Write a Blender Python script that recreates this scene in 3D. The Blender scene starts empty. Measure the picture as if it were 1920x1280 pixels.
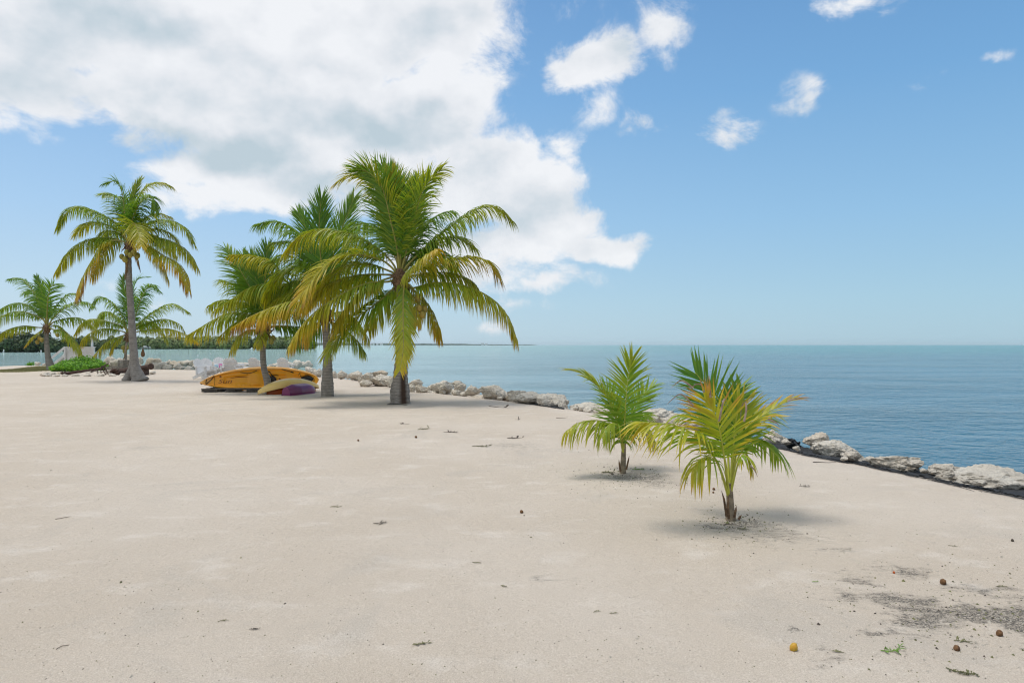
import bpy, bmesh, math, random
import numpy as np
from mathutils import Vector, Matrix, noise
R = math.radians
random.seed(7)
sc = bpy.context.scene
COL = sc.collection
V3 = Vector

# ------------------------------------------------------------------ camera, sky, sun, exposure
EYE = 1.6
FPX, HX, HY = 1280.0, 960.0, 646.0          # focal length in photo pixels, principal x, horizon y
WATER_Z = -0.55
cam = bpy.data.objects.new('camera', bpy.data.cameras.new('camera'))
COL.objects.link(cam)
cam.location = (0, 0, EYE)
cam.rotation_euler = (R(90.27), 0, 0)
cam.data.sensor_width = 36
cam.data.lens = 24
cam.data.clip_start = 0.05
cam.data.clip_end = 60000
sc.camera = cam
sc.view_settings.view_transform = 'Standard'
sc.view_settings.look = 'None'
sc.view_settings.exposure = 0.0
sc.view_settings.gamma = 1
SUN_DIR = V3((-0.27, 0.08, 0.96)).normalized()
sun = bpy.data.objects.new('sun', bpy.data.lights.new('sun', 'SUN'))
COL.objects.link(sun)
sun.data.energy = 1.85
sun.data.angle = R(17)
sun.data.color = (1.0, 0.955, 0.88)
sun.rotation_euler = SUN_DIR.to_track_quat('Z', 'Y').to_euler()
sc.cycles.max_bounces = 8
sc.cycles.transparent_max_bounces = 8
sc.cycles.filter_width = 1.15
sc.cycles.caustics_reflective = False
sc.cycles.caustics_refractive = False


def P(px, py, d):
    return V3(((px - HX) / FPX * d, d, EYE + (HY - py) / FPX * d))


def gd(py, z=0.0):
    return (EYE - z) * FPX / (py - HY)


def at(px, py, z=0.0):
    return P(px, py, gd(py, z))


# ------------------------------------------------------------------ node helpers
class NT:
    def __init__(self, tree):
        self.t = tree
        self.n = tree.nodes
        self.l = tree.links

    def new(self, typ, **kw):
        nd = self.n.new(typ)
        for k, v in kw.items():
            setattr(nd, k, v)
        return nd

    def put(self, sock, v):
        if v is None:
            return
        if hasattr(v, 'is_output'):
            self.l.new(v, sock)
        else:
            sock.default_value = v

    def math(self, op, a, b=None, c=None, clamp=False):
        nd = self.new('ShaderNodeMath', operation=op, use_clamp=clamp)
        for i, v in enumerate((a, b, c)):
            self.put(nd.inputs[i], v)
        return nd.outputs[0]

    def vec(self, op, a, b=None):
        nd = self.new('ShaderNodeVectorMath', operation=op)
        self.put(nd.inputs[0], a)
        if b is not None:
            self.put(nd.inputs[1], b)
        return nd.outputs['Value'] if op in ('LENGTH', 'DOT_PRODUCT', 'DISTANCE') else nd.outputs[0]

    def noise(self, v, scale, detail=4, rough=0.5, dist=0.0, lac=2.0):
        nd = self.new('ShaderNodeTexNoise')
        if v is not None:
            self.put(nd.inputs['Vector'], v)
        nd.inputs['Scale'].default_value = scale
        nd.inputs['Detail'].default_value = detail
        nd.inputs['Roughness'].default_value = rough
        nd.inputs['Distortion'].default_value = dist
        nd.inputs['Lacunarity'].default_value = lac
        return nd.outputs[0]

    def smooth(self, v, a, b, lo=0.0, hi=1.0):
        nd = self.new('ShaderNodeMapRange', interpolation_type='SMOOTHSTEP')
        self.put(nd.inputs[0], v)
        for i, x in enumerate((a, b, lo, hi)):
            self.put(nd.inputs[i + 1], x)
        return nd.outputs[0]

    def mix(self, f, a, b, blend='MIX'):
        nd = self.new('ShaderNodeMix', data_type='RGBA', blend_type=blend)
        self.put(nd.inputs[0], f)
        for i, v in ((6, a), (7, b)):
            if isinstance(v, tuple) and len(v) == 3:
                v = v + (1.0,)
            self.put(nd.inputs[i], v)
        return nd.outputs[2]

    def sep(self, v):
        nd = self.new('ShaderNodeSeparateXYZ')
        self.put(nd.inputs[0], v)
        return nd.outputs

    def comb(self, x, y, z):
        nd = self.new('ShaderNodeCombineXYZ')
        for i, v in enumerate((x, y, z)):
            self.put(nd.inputs[i], v)
        return nd.outputs[0]

    def ramp(self, v, stops):
        nd = self.new('ShaderNodeValToRGB')
        self.put(nd.inputs[0], v)
        e = nd.color_ramp.elements
        while len(e) < len(stops):
            e.new(0.5)
        for i, (p, c) in enumerate(stops):
            e[i].position = p
            e[i].color = c + (1.0,) if len(c) == 3 else c
        return nd.outputs[0]

    def bump(self, h, strength=0.5, dist=0.02, normal=None):
        nd = self.new('ShaderNodeBump')
        nd.inputs['Strength'].default_value = strength
        nd.inputs['Distance'].default_value = dist
        self.put(nd.inputs['Height'], h)
        if normal is not None:
            self.put(nd.inputs['Normal'], normal)
        return nd.outputs[0]


# ------------------------------------------------------------------ world: sky with clouds
world = bpy.data.worlds.new('World')
sc.world = world
world.use_nodes = True
SKY_STRENGTH = 0.1


def build_world():
    t = NT(world.node_tree)
    t.n.clear()
    out = t.new('ShaderNodeOutputWorld')
    bg = t.new('ShaderNodeBackground')
    bg.inputs[1].default_value = SKY_STRENGTH
    t.l.new(bg.outputs[0], out.inputs[0])
    sky = t.new('ShaderNodeTexSky', sky_type='NISHITA')
    sky.sun_disc = False
    sky.sun_elevation = math.asin(SUN_DIR.z)
    sky.sun_rotation = math.atan2(SUN_DIR.x, SUN_DIR.y)
    sky.air_density = 1.0
    sky.dust_density = 0.6
    sky.ozone_density = 1.0
    d = t.vec('NORMALIZE', t.new('ShaderNodeTexCoord').outputs['Generated'])
    x, y, z = t.sep(d)
    az = t.math('ARCTAN2', x, y)
    el = t.math('ARCSINE', z)
    q = t.comb(az, el, 0.0)
    # the clear sky: pale aqua by the horizon, deeper blue overhead and to the right (away from the sun)
    grad = t.ramp(t.math('DIVIDE', el, 0.62), [(0.0, (5.1, 6.95, 8.3)), (0.10, (4.75, 6.9, 8.6)), (0.28, (3.7, 6.15, 8.9)), (0.55, (2.35, 4.75, 8.1)), (1.0, (1.2, 2.9, 6.2))])
    side = t.smooth(az, -0.75, 0.75)
    grad = t.mix(side, t.mix(1.0, grad, (1.14, 1.06, 1.03), 'MULTIPLY'), t.mix(1.0, grad, (0.80, 0.90, 0.92), 'MULTIPLY'))
    base = t.mix(0.85, sky.outputs[0], grad)
    # cloud field: soft ellipses in azimuth / elevation, broken up by fractal noise
    warp = t.noise(d, 5.0, 5, 0.55)
    nwarp = t.new('ShaderNodeTexNoise')
    t.put(nwarp.inputs['Vector'], d)
    nwarp.inputs['Scale'].default_value = 12.0
    nwarp.inputs['Detail'].default_value = 5
    off = t.vec('MULTIPLY', t.vec('SUBTRACT', nwarp.outputs['Color'], (0.5, 0.5, 0.5)), (0.09, 0.075, 0.0))
    qw = t.vec('ADD', q, off)

    def field(blobs, start=-1.0):
        F = start
        for (px, py, rx, ry, w) in blobs:
            u, v = (px - HX) / FPX, (HY - py) / FPX
            a0 = math.atan(u)
            e0 = math.asin(v / math.sqrt(1 + u * u + v * v))
            sx = rx / FPX / (1 + u * u)
            sy = ry / FPX / math.sqrt(1 + u * u) / (1 + v * v)
            dd = t.vec('LENGTH', t.vec('MULTIPLY', t.vec('SUBTRACT', qw, (a0, e0, 0.0)), (1 / sx, 1 / sy, 0.0)))
            val = t.math('MULTIPLY_ADD', dd, -w, w)
            F = t.math('SMOOTH_MAX', val, F, 0.25) if F != start else t.math('MAXIMUM', val, start)
        return F
    big = [(60, 40, 400, 195, 1.8), (60, 160, 210, 90, 1.5), (450, 60, 440, 240, 2.0), (760, 40, 260, 150, 1.8), (890, 20, 118, 105, 1.4), (290, 190, 270, 105, 1.7),
           (560, 230, 340, 150, 2.0), (800, 230, 175, 130, 1.8), (875, 180, 75, 66, 1.2), (480, 330, 250, 80, 1.7), (370, 368, 120, 45, 1.0),
           (700, 330, 210, 90, 1.8), (900, 330, 160, 120, 1.7), (1000, 340, 95, 72, 1.3), (1055, 290, 58, 56, 1.0), (1005, 398, 120, 80, 1.8), (1040, 350, 75, 66, 1.3),
           (1070, 428, 76, 50, 1.4), (1135, 466, 100, 34, 1.1), (960, 450, 120, 62, 1.2), (1015, 526, 120, 26, .7), (970, 572, 70, 30, .55), (930, 610, 70, 24, .45), (860, 490, 160, 80, .9)]
    small = [(1108, 112, 96, 74, 1.6), (1085, 60, 50, 30, .2), (1246, 42, 66, 58, .62), (1250, 98, 26, 40, .3), (1060, 15, 55, 42, .36),
             (1352, 252, 62, 52, .72), (1392, 266, 36, 24, .3), (1528, 188, 50, 38, .5), (1500, 205, 40, 20, .22), (1212, 226, 46, 28, .45),
             (1112, 205, 46, 34, .36), (1748, 140, 60, 28, .42), (1735, 90, 36, 28, .3), (1890, 88, 60, 22, .42), (1600, 0, 160, 32, .42),
             (205, 546, 60, 20, .25), (300, 562, 50, 16, .2), (985, 604, 60, 14, .25)]
    F = field(big + small)
    # unseen cloud added over the rest of the sky dome for fill light
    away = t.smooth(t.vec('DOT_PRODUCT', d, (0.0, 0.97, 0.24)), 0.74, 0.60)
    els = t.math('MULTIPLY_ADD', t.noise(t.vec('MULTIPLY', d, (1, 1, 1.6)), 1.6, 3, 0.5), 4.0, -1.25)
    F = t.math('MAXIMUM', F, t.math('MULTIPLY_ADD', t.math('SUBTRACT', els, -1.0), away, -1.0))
    dz = t.vec('MULTIPLY', d, (1, 1, 1.35))
    n1 = t.noise(dz, 9.0, 12, 0.66, 0.35)
    n2a = t.noise(dz, 4.3, 8, 0.52)
    n1b = t.noise(t.vec('ADD', dz, (-0.014, 0.0, 0.038)), 4.3, 8, 0.52)
    nlow = t.noise(dz, 3.2, 3, 0.5)
    Fn = t.math('ADD', F, t.math('MULTIPLY_ADD', n1, 2.5, -1.28))
    alpha = t.smooth(Fn, -0.02, 0.66)
    alpha = t.math('MULTIPLY', alpha, t.smooth(F, -0.25, 0.15))
    relief = t.math('SUBTRACT', n2a, n1b)
    grey = field([(380, 275, 260, 62, 1), (760, 245, 190, 62, .9), (240, 40, 260, 60, .5), (560, 120, 130, 50, .3), (640, 350, 260, 34, .55), (900, 300, 80, 60, .45)])
    core = t.smooth(grey, -0.12, 0.75)
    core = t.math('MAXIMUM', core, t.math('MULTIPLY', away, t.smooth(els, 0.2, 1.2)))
    shade = t.math('ADD', t.math('MULTIPLY', core, 0.82), t.math('MULTIPLY_ADD', nlow, -1.6, 0.96))
    shade = t.math('ADD', shade, t.math('MULTIPLY', relief, -3.8), clamp=True)
    cc = t.ramp(shade, [(0.0, (9.2, 9.3, 9.5)), (0.3, (8.3, 8.5, 8.8)), (0.65, (6.7, 7.3, 7.8)), (1.0, (5.3, 6.3, 6.9))])
    full = t.mix(t.math('MULTIPLY', alpha, 0.94), base, cc)
    # glow of thin cloud round the unseen sun, added to lift ambient light
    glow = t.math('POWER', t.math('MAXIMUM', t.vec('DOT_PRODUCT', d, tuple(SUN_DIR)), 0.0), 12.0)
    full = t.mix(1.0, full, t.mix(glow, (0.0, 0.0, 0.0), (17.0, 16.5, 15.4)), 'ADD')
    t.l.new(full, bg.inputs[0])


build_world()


# ------------------------------------------------------------------ material helpers
def new_mat(name):
    m = bpy.data.materials.new(name)
    m.use_nodes = True
    t = NT(m.node_tree)
    b = next(n for n in t.n if n.type == 'BSDF_PRINCIPLED')
    return m, t, b


def simple(name, col, rough=0.6, vary=0.15, scale=6.0, bump=0.0, spec=0.5, metal=0.0, col2=None, bscale=None, bdist=0.01):
    m, t, b = new_mat(name)
    co = t.new('ShaderNodeTexCoord').outputs['Object']
    n = t.noise(co, scale, 6, 0.6)
    c2 = col2 or tuple(c * (1 - vary * 1.6) for c in col)
    c1 = tuple(min(1, c * (1 + vary)) for c in col) if col2 is None else col
    t.l.new(t.mix(t.smooth(n, 0.3, 0.7), c1, c2), b.inputs['Base Color'])
    b.inputs['Roughness'].default_value = rough
    b.inputs['Specular IOR Level'].default_value = spec
    b.inputs['Metallic'].default_value = metal
    if bump:
        t.l.new(t.bump(t.noise(co, bscale or scale * 4, 6, 0.65), bump, bdist), b.inputs['Normal'])
    return m


def mat_sand():
    m, t, b = new_mat('coral_sand')
    co = t.new('ShaderNodeTexCoord').outputs['Object']
    big = t.noise(co, 0.35, 5, 0.55)
    mid = t.noise(t.vec('MULTIPLY', co, (1, 1.6, 1)), 1.7, 6, 0.6)
    fine = t.noise(co, 130, 4, 0.75)
    fine2 = t.noise(co, 420, 2, 0.7)
    c = t.mix(t.smooth(big, 0.35, 0.65), (0.550, 0.465, 0.378), (0.600, 0.518, 0.435))
    c = t.mix(t.math('MULTIPLY', t.smooth(mid, 0.52, 0.72), 0.75), c, (0.67, 0.595, 0.52))
    c = t.mix(t.math('MULTIPLY', t.smooth(t.noise(co, 0.8, 6, 0.6, 0.8), 0.54, 0.70), 0.55), c, (0.485, 0.430, 0.370))
    c = t.mix(t.math('MULTIPLY', t.smooth(t.noise(co, 4.5, 5, 0.6), 0.58, 0.75), 0.4), c, (0.49, 0.43, 0.36))
    c = t.mix(t.math('MULTIPLY', t.smooth(fine, 0.48, 0.70), 0.62), c, (0.30, 0.25, 0.195))
    c = t.mix(t.math('MULTIPLY', t.smooth(fine, 0.48, 0.30), 0.65), c, (0.82, 0.76, 0.68))
    c = t.mix(t.math('MULTIPLY', t.smooth(fine2, 0.52, 0.7), 0.35), c, (0.36, 0.31, 0.26))
    # dark humus stains, each at its own place on the beach
    wn = t.new('ShaderNodeTexNoise')
    t.put(wn.inputs['Vector'], co)
    wn.inputs['Scale'].default_value = 3.2
    wn.inputs['Detail'].default_value = 7
    wn.inputs['Roughness'].default_value = 0.65
    cw = t.vec('ADD', co, t.vec('MULTIPLY', t.vec('SUBTRACT', wn.outputs['Color'], (0.5, 0.5, 0.5)), (1.0, 0.8, 0.0)))
    stains = [(1700, 1118, 85, 22, .9), (1745, 1150, 95, 26, 1), (1860, 1152, 120, 30, 1.5), (1925, 1168, 100, 42, 1.6), (1700, 1148, 60, 18, .8), (1590, 1118, 50, 14, .5),
              (1690, 1066, 70, 14, .75), (1590, 1078, 45, 12, .6), (1850, 1100, 90, 12, .55), (1920, 1120, 70, 14, .6), (1500, 1176, 26, 14, .75), (1540, 1225, 60, 14, .45), (1680, 1180, 60, 9, .7),
              (1590, 1030, 45, 8, .45), (1450, 1000, 120, 24, .35), (1390, 982, 90, 14, .75), (1185, 895, 80, 13, .75), (1235, 905, 50, 9, .6), (1330, 985, 40, 9, .5), (960, 835, 70, 8, .3), (1020, 1090, 40, 8, .25)]
    S = None
    for (px, py, rx, ry, w) in stains:
        p = at(px, py)
        dx = rx * p.y / FPX
        dy = ry * p.y * p.y / (FPX * EYE)
        dd = t.vec('LENGTH', t.vec('MULTIPLY', t.vec('SUBTRACT', cw, (p.x, p.y, 0.0)), (1 / dx, 1 / dy, 0.0)))
        v = t.math('MULTIPLY_ADD', dd, -w, w)
        S = v if S is None else t.math('MAXIMUM', S, v)
    grit = t.noise(co, 70, 3, 0.8)
    streak = t.noise(t.vec('MULTIPLY', co, (1, 2.2, 1)), 9, 6, 0.7)
    S = t.math('ADD', S, t.math('MULTIPLY_ADD', streak, 1.7, -0.95))
    sm = t.math('MULTIPLY', t.smooth(S, -0.10, 0.62), t.smooth(grit, 0.30, 0.62))
    c = t.mix(t.math('MULTIPLY', sm, 0.97), c, (0.070, 0.066, 0.058))
    t.l.new(c, b.inputs['Base Color'])
    b.inputs['Roughness'].default_value = 0.95
    b.inputs['Specular IOR Level'].default_value = 0.15
    h = t.math('ADD', t.math('MULTIPLY', t.noise(co, 14, 8, 0.72), 1.3), t.math('MULTIPLY', fine, 0.45))
    h = t.math('ADD', h, t.math('MULTIPLY', t.noise(co, 3.5, 4, 0.5), 1.4))
    t.l.new(t.bump(h, 0.6, 0.035), b.inputs['Normal'])
    return m


def mat_water():
    m, t, b = new_mat('sea_water')
    co = t.new('ShaderNodeTexCoord').outputs['Object']
    x, y, z = t.sep(co)
    # sea bed tone plus sky reflection put into the colour: pale left, deeper right
    patch = t.noise(t.vec('MULTIPLY', co, (0.6, 1.3, 1)), 0.012, 4, 0.55)
    ang = t.math('DIVIDE', x, t.math('ADD', t.math('ABSOLUTE', y), 6.0))
    lag = t.smooth(t.math('ADD', ang, t.math('MULTIPLY_ADD', patch, 0.35, -0.17)), 0.45, -0.42)
    deepc = t.mix(t.smooth(patch, 0.4, 0.65), (0.020, 0.150, 0.260), (0.034, 0.190, 0.300))
    shal = t.mix(t.smooth(patch, 0.35, 0.7), (0.290, 0.430, 0.440), (0.370, 0.500, 0.470))
    c = t.mix(lag, deepc, shal)
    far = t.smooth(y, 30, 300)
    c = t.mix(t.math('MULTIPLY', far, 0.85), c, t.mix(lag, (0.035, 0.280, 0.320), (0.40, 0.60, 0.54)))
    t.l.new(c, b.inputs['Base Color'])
    b.inputs['Roughness'].default_value = 0.06
    b.inputs['IOR'].default_value = 1.33
    b.inputs['Specular IOR Level'].default_value = 0.36
    w1 = t.noise(t.vec('MULTIPLY', co, (0.85, 1.0, 1)), 1.5, 4, 0.6, 0.4)
    w2 = t.noise(t.vec('MULTIPLY', co, (1.0, 1.0, 1)), 6.0, 4, 0.62, 0.3)
    w3 = t.noise(t.vec('MULTIPLY', co, (0.5, 1.0, 1)), 0.22, 3, 0.5)
    amp = t.smooth(lag, 0.9, 0.2, 0.55, 1.0)
    h = t.math('ADD', t.math('MULTIPLY', w1, 1.15), t.math('MULTIPLY', w2, 0.30))
    h = t.math('ADD', h, t.math('MULTIPLY', w3, 0.9))
    gust = t.noise(t.vec('MULTIPLY', co, (0.5, 1.4, 1)), 0.09, 3, 0.55, 0.6)
    h = t.math('MULTIPLY', t.math('MULTIPLY', h, amp), t.smooth(gust, 0.32, 0.68, 0.65, 1.5))
    t.l.new(t.bump(h, 0.9, 1.0), b.inputs['Normal'])
    return m


def mat_leaf(name='palm_leaf', trans=0.40, rough=0.42):
    m, t, b = new_mat(name)
    col = t.new('ShaderNodeAttribute', attribute_name='Col').outputs['Color']
    co = t.new('ShaderNodeTexCoord').outputs['Object']
    c = t.mix(1.0, col, t.mix(t.noise(co, 9, 4, 0.6), (0.72, 0.74, 0.7), (1.22, 1.2, 1.15)), 'MULTIPLY')
    t.l.new(c, b.inputs['Base Color'])
    b.inputs['Roughness'].default_value = rough
    b.inputs['Specular IOR Level'].default_value = 0.45
    tr = t.new('ShaderNodeBsdfTranslucent')
    t.l.new(t.mix(1.0, c, (1.35, 1.25, 0.6), 'MULTIPLY'), tr.inputs[0])
    mx = t.new('ShaderNodeMixShader')
    mx.inputs[0].default_value = trans
    t.l.new(b.outputs[0], mx.inputs[1])
    t.l.new(tr.outputs[0], mx.inputs[2])
    out = next(n for n in t.n if n.type == 'OUTPUT_MATERIAL')
    t.l.new(mx.outputs[0], out.inputs[0])
    return m


def mat_trunk():
    m, t, b = new_mat('palm_bark')
    co = t.new('ShaderNodeTexCoord').outputs['Object']
    wv = t.new('ShaderNodeTexWave', bands_direction='Z', wave_profile='SAW')
    t.put(wv.inputs['Vector'], co)
    wv.inputs['Scale'].default_value = 3.6
    wv.inputs['Distortion'].default_value = 3.2
    wv.inputs['Detail'].default_value = 4
    wv.inputs['Detail Scale'].default_value = 2.0
    n = t.noise(co, 7, 6, 0.65)
    n2 = t.noise(co, 40, 4, 0.7)
    c = t.mix(t.smooth(n, 0.3, 0.7), (0.315, 0.285, 0.255), (0.215, 0.190, 0.165))
    c = t.mix(t.math('MULTIPLY', t.smooth(wv.outputs[1], 0.72, 0.98), 0.65), c, (0.095, 0.080, 0.065))
    c = t.mix(t.math('MULTIPLY', t.smooth(n2, 0.58, 0.75), 0.5), c, (0.09, 0.075, 0.06))
    scar = t.new('ShaderNodeAttribute', attribute_name='Col').outputs['Color']
    c = t.mix(t.sep(scar)[0], c, t.mix(n2, (0.075, 0.040, 0.022), (0.030, 0.018, 0.012)))
    t.l.new(c, b.inputs['Base Color'])
    b.inputs['Roughness'].default_value = 0.9
    h = t.math('ADD', t.math('MULTIPLY', wv.outputs[1], -0.8), t.math('MULTIPLY', n2, 0.5))
    t.l.new(t.bump(h, 0.6, 0.03), b.inputs['Normal'])
    return m


def mat_rock():
    m, t, b = new_mat('coral_limestone')
    co = t.new('ShaderNodeNewGeometry').outputs['Position']
    rnd = t.new('ShaderNodeObjectInfo').outputs['Random']
    n = t.noise(co, 2.2, 7, 0.62)
    n2 = t.noise(co, 14, 6, 0.7)
    vor = t.new('ShaderNodeTexVoronoi', feature='F1')
    t.put(vor.inputs['Vector'], co)
    vor.inputs['Scale'].default_value = 17
    c = t.mix(t.smooth(n, 0.32, 0.66), (0.78, 0.715, 0.62), (0.65, 0.58, 0.49))
    c = t.mix(t.math('MULTIPLY', t.smooth(n2, 0.52, 0.70), 0.55), c, (0.25, 0.215, 0.17))
    c = t.mix(t.math('MULTIPLY', t.smooth(t.noise(co, 5, 5, 0.6), 0.55, 0.7), 0.45), c, (0.64, 0.585, 0.51))
    c = t.mix(t.math('MULTIPLY', t.smooth(t.noise(co, 38, 4, 0.75), 0.57, 0.70), 0.5), c, (0.22, 0.19, 0.155))
    c = t.mix(t.math('MULTIPLY', t.smooth(rnd, 0.86, 0.98), 0.4), c, (0.52, 0.36, 0.20))
    t.l.new(c, b.inputs['Base Color'])
    b.inputs['Roughness'].default_value = 0.92
    b.inputs['Specular IOR Level'].default_value = 0.2
    h = t.math('ADD', t.math('MULTIPLY', t.noise(co, 11, 9, 0.74), 1.6), t.math('MULTIPLY', vor.outputs[0], 0.8))
    t.l.new(t.bump(h, 1.0, 0.05), b.inputs['Normal'])
    return m


M = {}
M['sand'] = mat_sand()
M['water'] = mat_water()
M['leaf'] = mat_leaf()
M['bush'] = mat_leaf('bush_leaf', 0.3, 0.6)
M['far_leaf'] = mat_leaf('mangrove_leaf', 0.15, 0.6)
M['trunk'] = mat_trunk()
M['rock'] = mat_rock()
M['midrib'] = simple('leaf_stalk', (0.30, 0.27, 0.055), 0.5, 0.2, 5)
M['young_rib'] = simple('young_leaf_stalk', (0.42, 0.43, 0.05), 0.45, 0.15, 5)
M['fibre'] = simple('palm_fibre', (0.20, 0.12, 0.065), 0.95, 0.35, 20, 0.8, bscale=60, bdist=0.03)
M['sheath'] = simple('young_palm_stem', (0.27, 0.215, 0.15), 0.85, 0.3, 14, 0.7, bscale=50)
M['coco'] = simple('coconut_skin', (0.40, 0.27, 0.045), 0.5, 0.25, 6, col2=(0.30, 0.24, 0.04))
M['ripe'] = simple('ripening_nut_skin', (0.62, 0.30, 0.02), 0.45, 0.2, 30, col2=(0.42, 0.30, 0.03))
M['coco_green'] = simple('green_coconut_skin', (0.22, 0.23, 0.035), 0.5, 0.25, 6, col2=(0.33, 0.25, 0.04))
M['husk'] = simple('dry_husk', (0.17, 0.085, 0.035), 0.85, 0.35, 30, 0.5)
M['orange'] = simple('orange_plastic', (0.94, 0.43, 0.015), 0.42, 0.1, 2.2, col2=(0.90, 0.37, 0.012))
M['orange_faded_lit'] = simple('faded_toplit_orange_plastic', (0.78, 0.44, 0.14), 0.55, 0.1, 3, col2=(0.78, 0.37, 0.07))
M['print'] = simple('worn_brown_print', (0.27, 0.075, 0.006), 0.5, 0.25, 30)
M['yellow'] = simple('yellow_plastic', (0.82, 0.60, 0.23), 0.42, 0.08, 3, col2=(0.78, 0.53, 0.16))
M['red'] = simple('red_orange_plastic', (0.50, 0.10, 0.008), 0.45, 0.15, 3)
M['purple'] = simple('purple_plastic', (0.190, 0.022, 0.105), 0.36, 0.15, 2, col2=(0.135, 0.018, 0.085))
M['black'] = simple('black_rubber', (0.012, 0.012, 0.013), 0.6, 0.2, 8)
M['wood_dark'] = simple('weathered_dark_wood', (0.085, 0.076, 0.066), 0.85, 0.3, 8, 0.5)
M['wood_grey'] = simple('weathered_grey_wood', (0.27, 0.24, 0.20), 0.85, 0.3, 8, 0.5)
M['white'] = simple('white_painted_wood', (0.66, 0.65, 0.645), 0.5, 0.05, 4)
M['rust'] = simple('rusted_iron', (0.085, 0.042, 0.026), 0.9, 0.4, 14, 0.7, col2=(0.035, 0.020, 0.016))
M['fabric'] = simple('black_woven_fabric', (0.022, 0.023, 0.026), 0.85, 0.4, 14, 0.7, bscale=90, bdist=0.01)
M['pink'] = simple('pink_plastic', (0.80, 0.05, 0.42), 0.45, 0.05, 3)
M['blue'] = simple('cyan_plastic', (0.12, 0.50, 0.72), 0.45, 0.05, 3)
M['roof'] = simple('grey_roofing', (0.35, 0.36, 0.38), 0.8, 0.1, 1)
M['key'] = simple('far_island_scrub', (0.055, 0.085, 0.06), 0.9, 0.3, 0.05)
M['grass'] = simple('dry_lawn', (0.21, 0.215, 0.075), 0.9, 0.2, 1.2, 0.5, col2=(0.30, 0.27, 0.13))
M['green_sprig'] = simple('green_sprig', (0.14, 0.25, 0.03), 0.6, 0.2, 20)
M['olive_sprig'] = simple('olive_dead_sprig', (0.14, 0.14, 0.055), 0.8, 0.3, 20)
M['twig'] = simple('dark_driftwood', (0.075, 0.058, 0.045), 0.9, 0.3, 20, 0.5)
M['hair'] = M['fibre']


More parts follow.
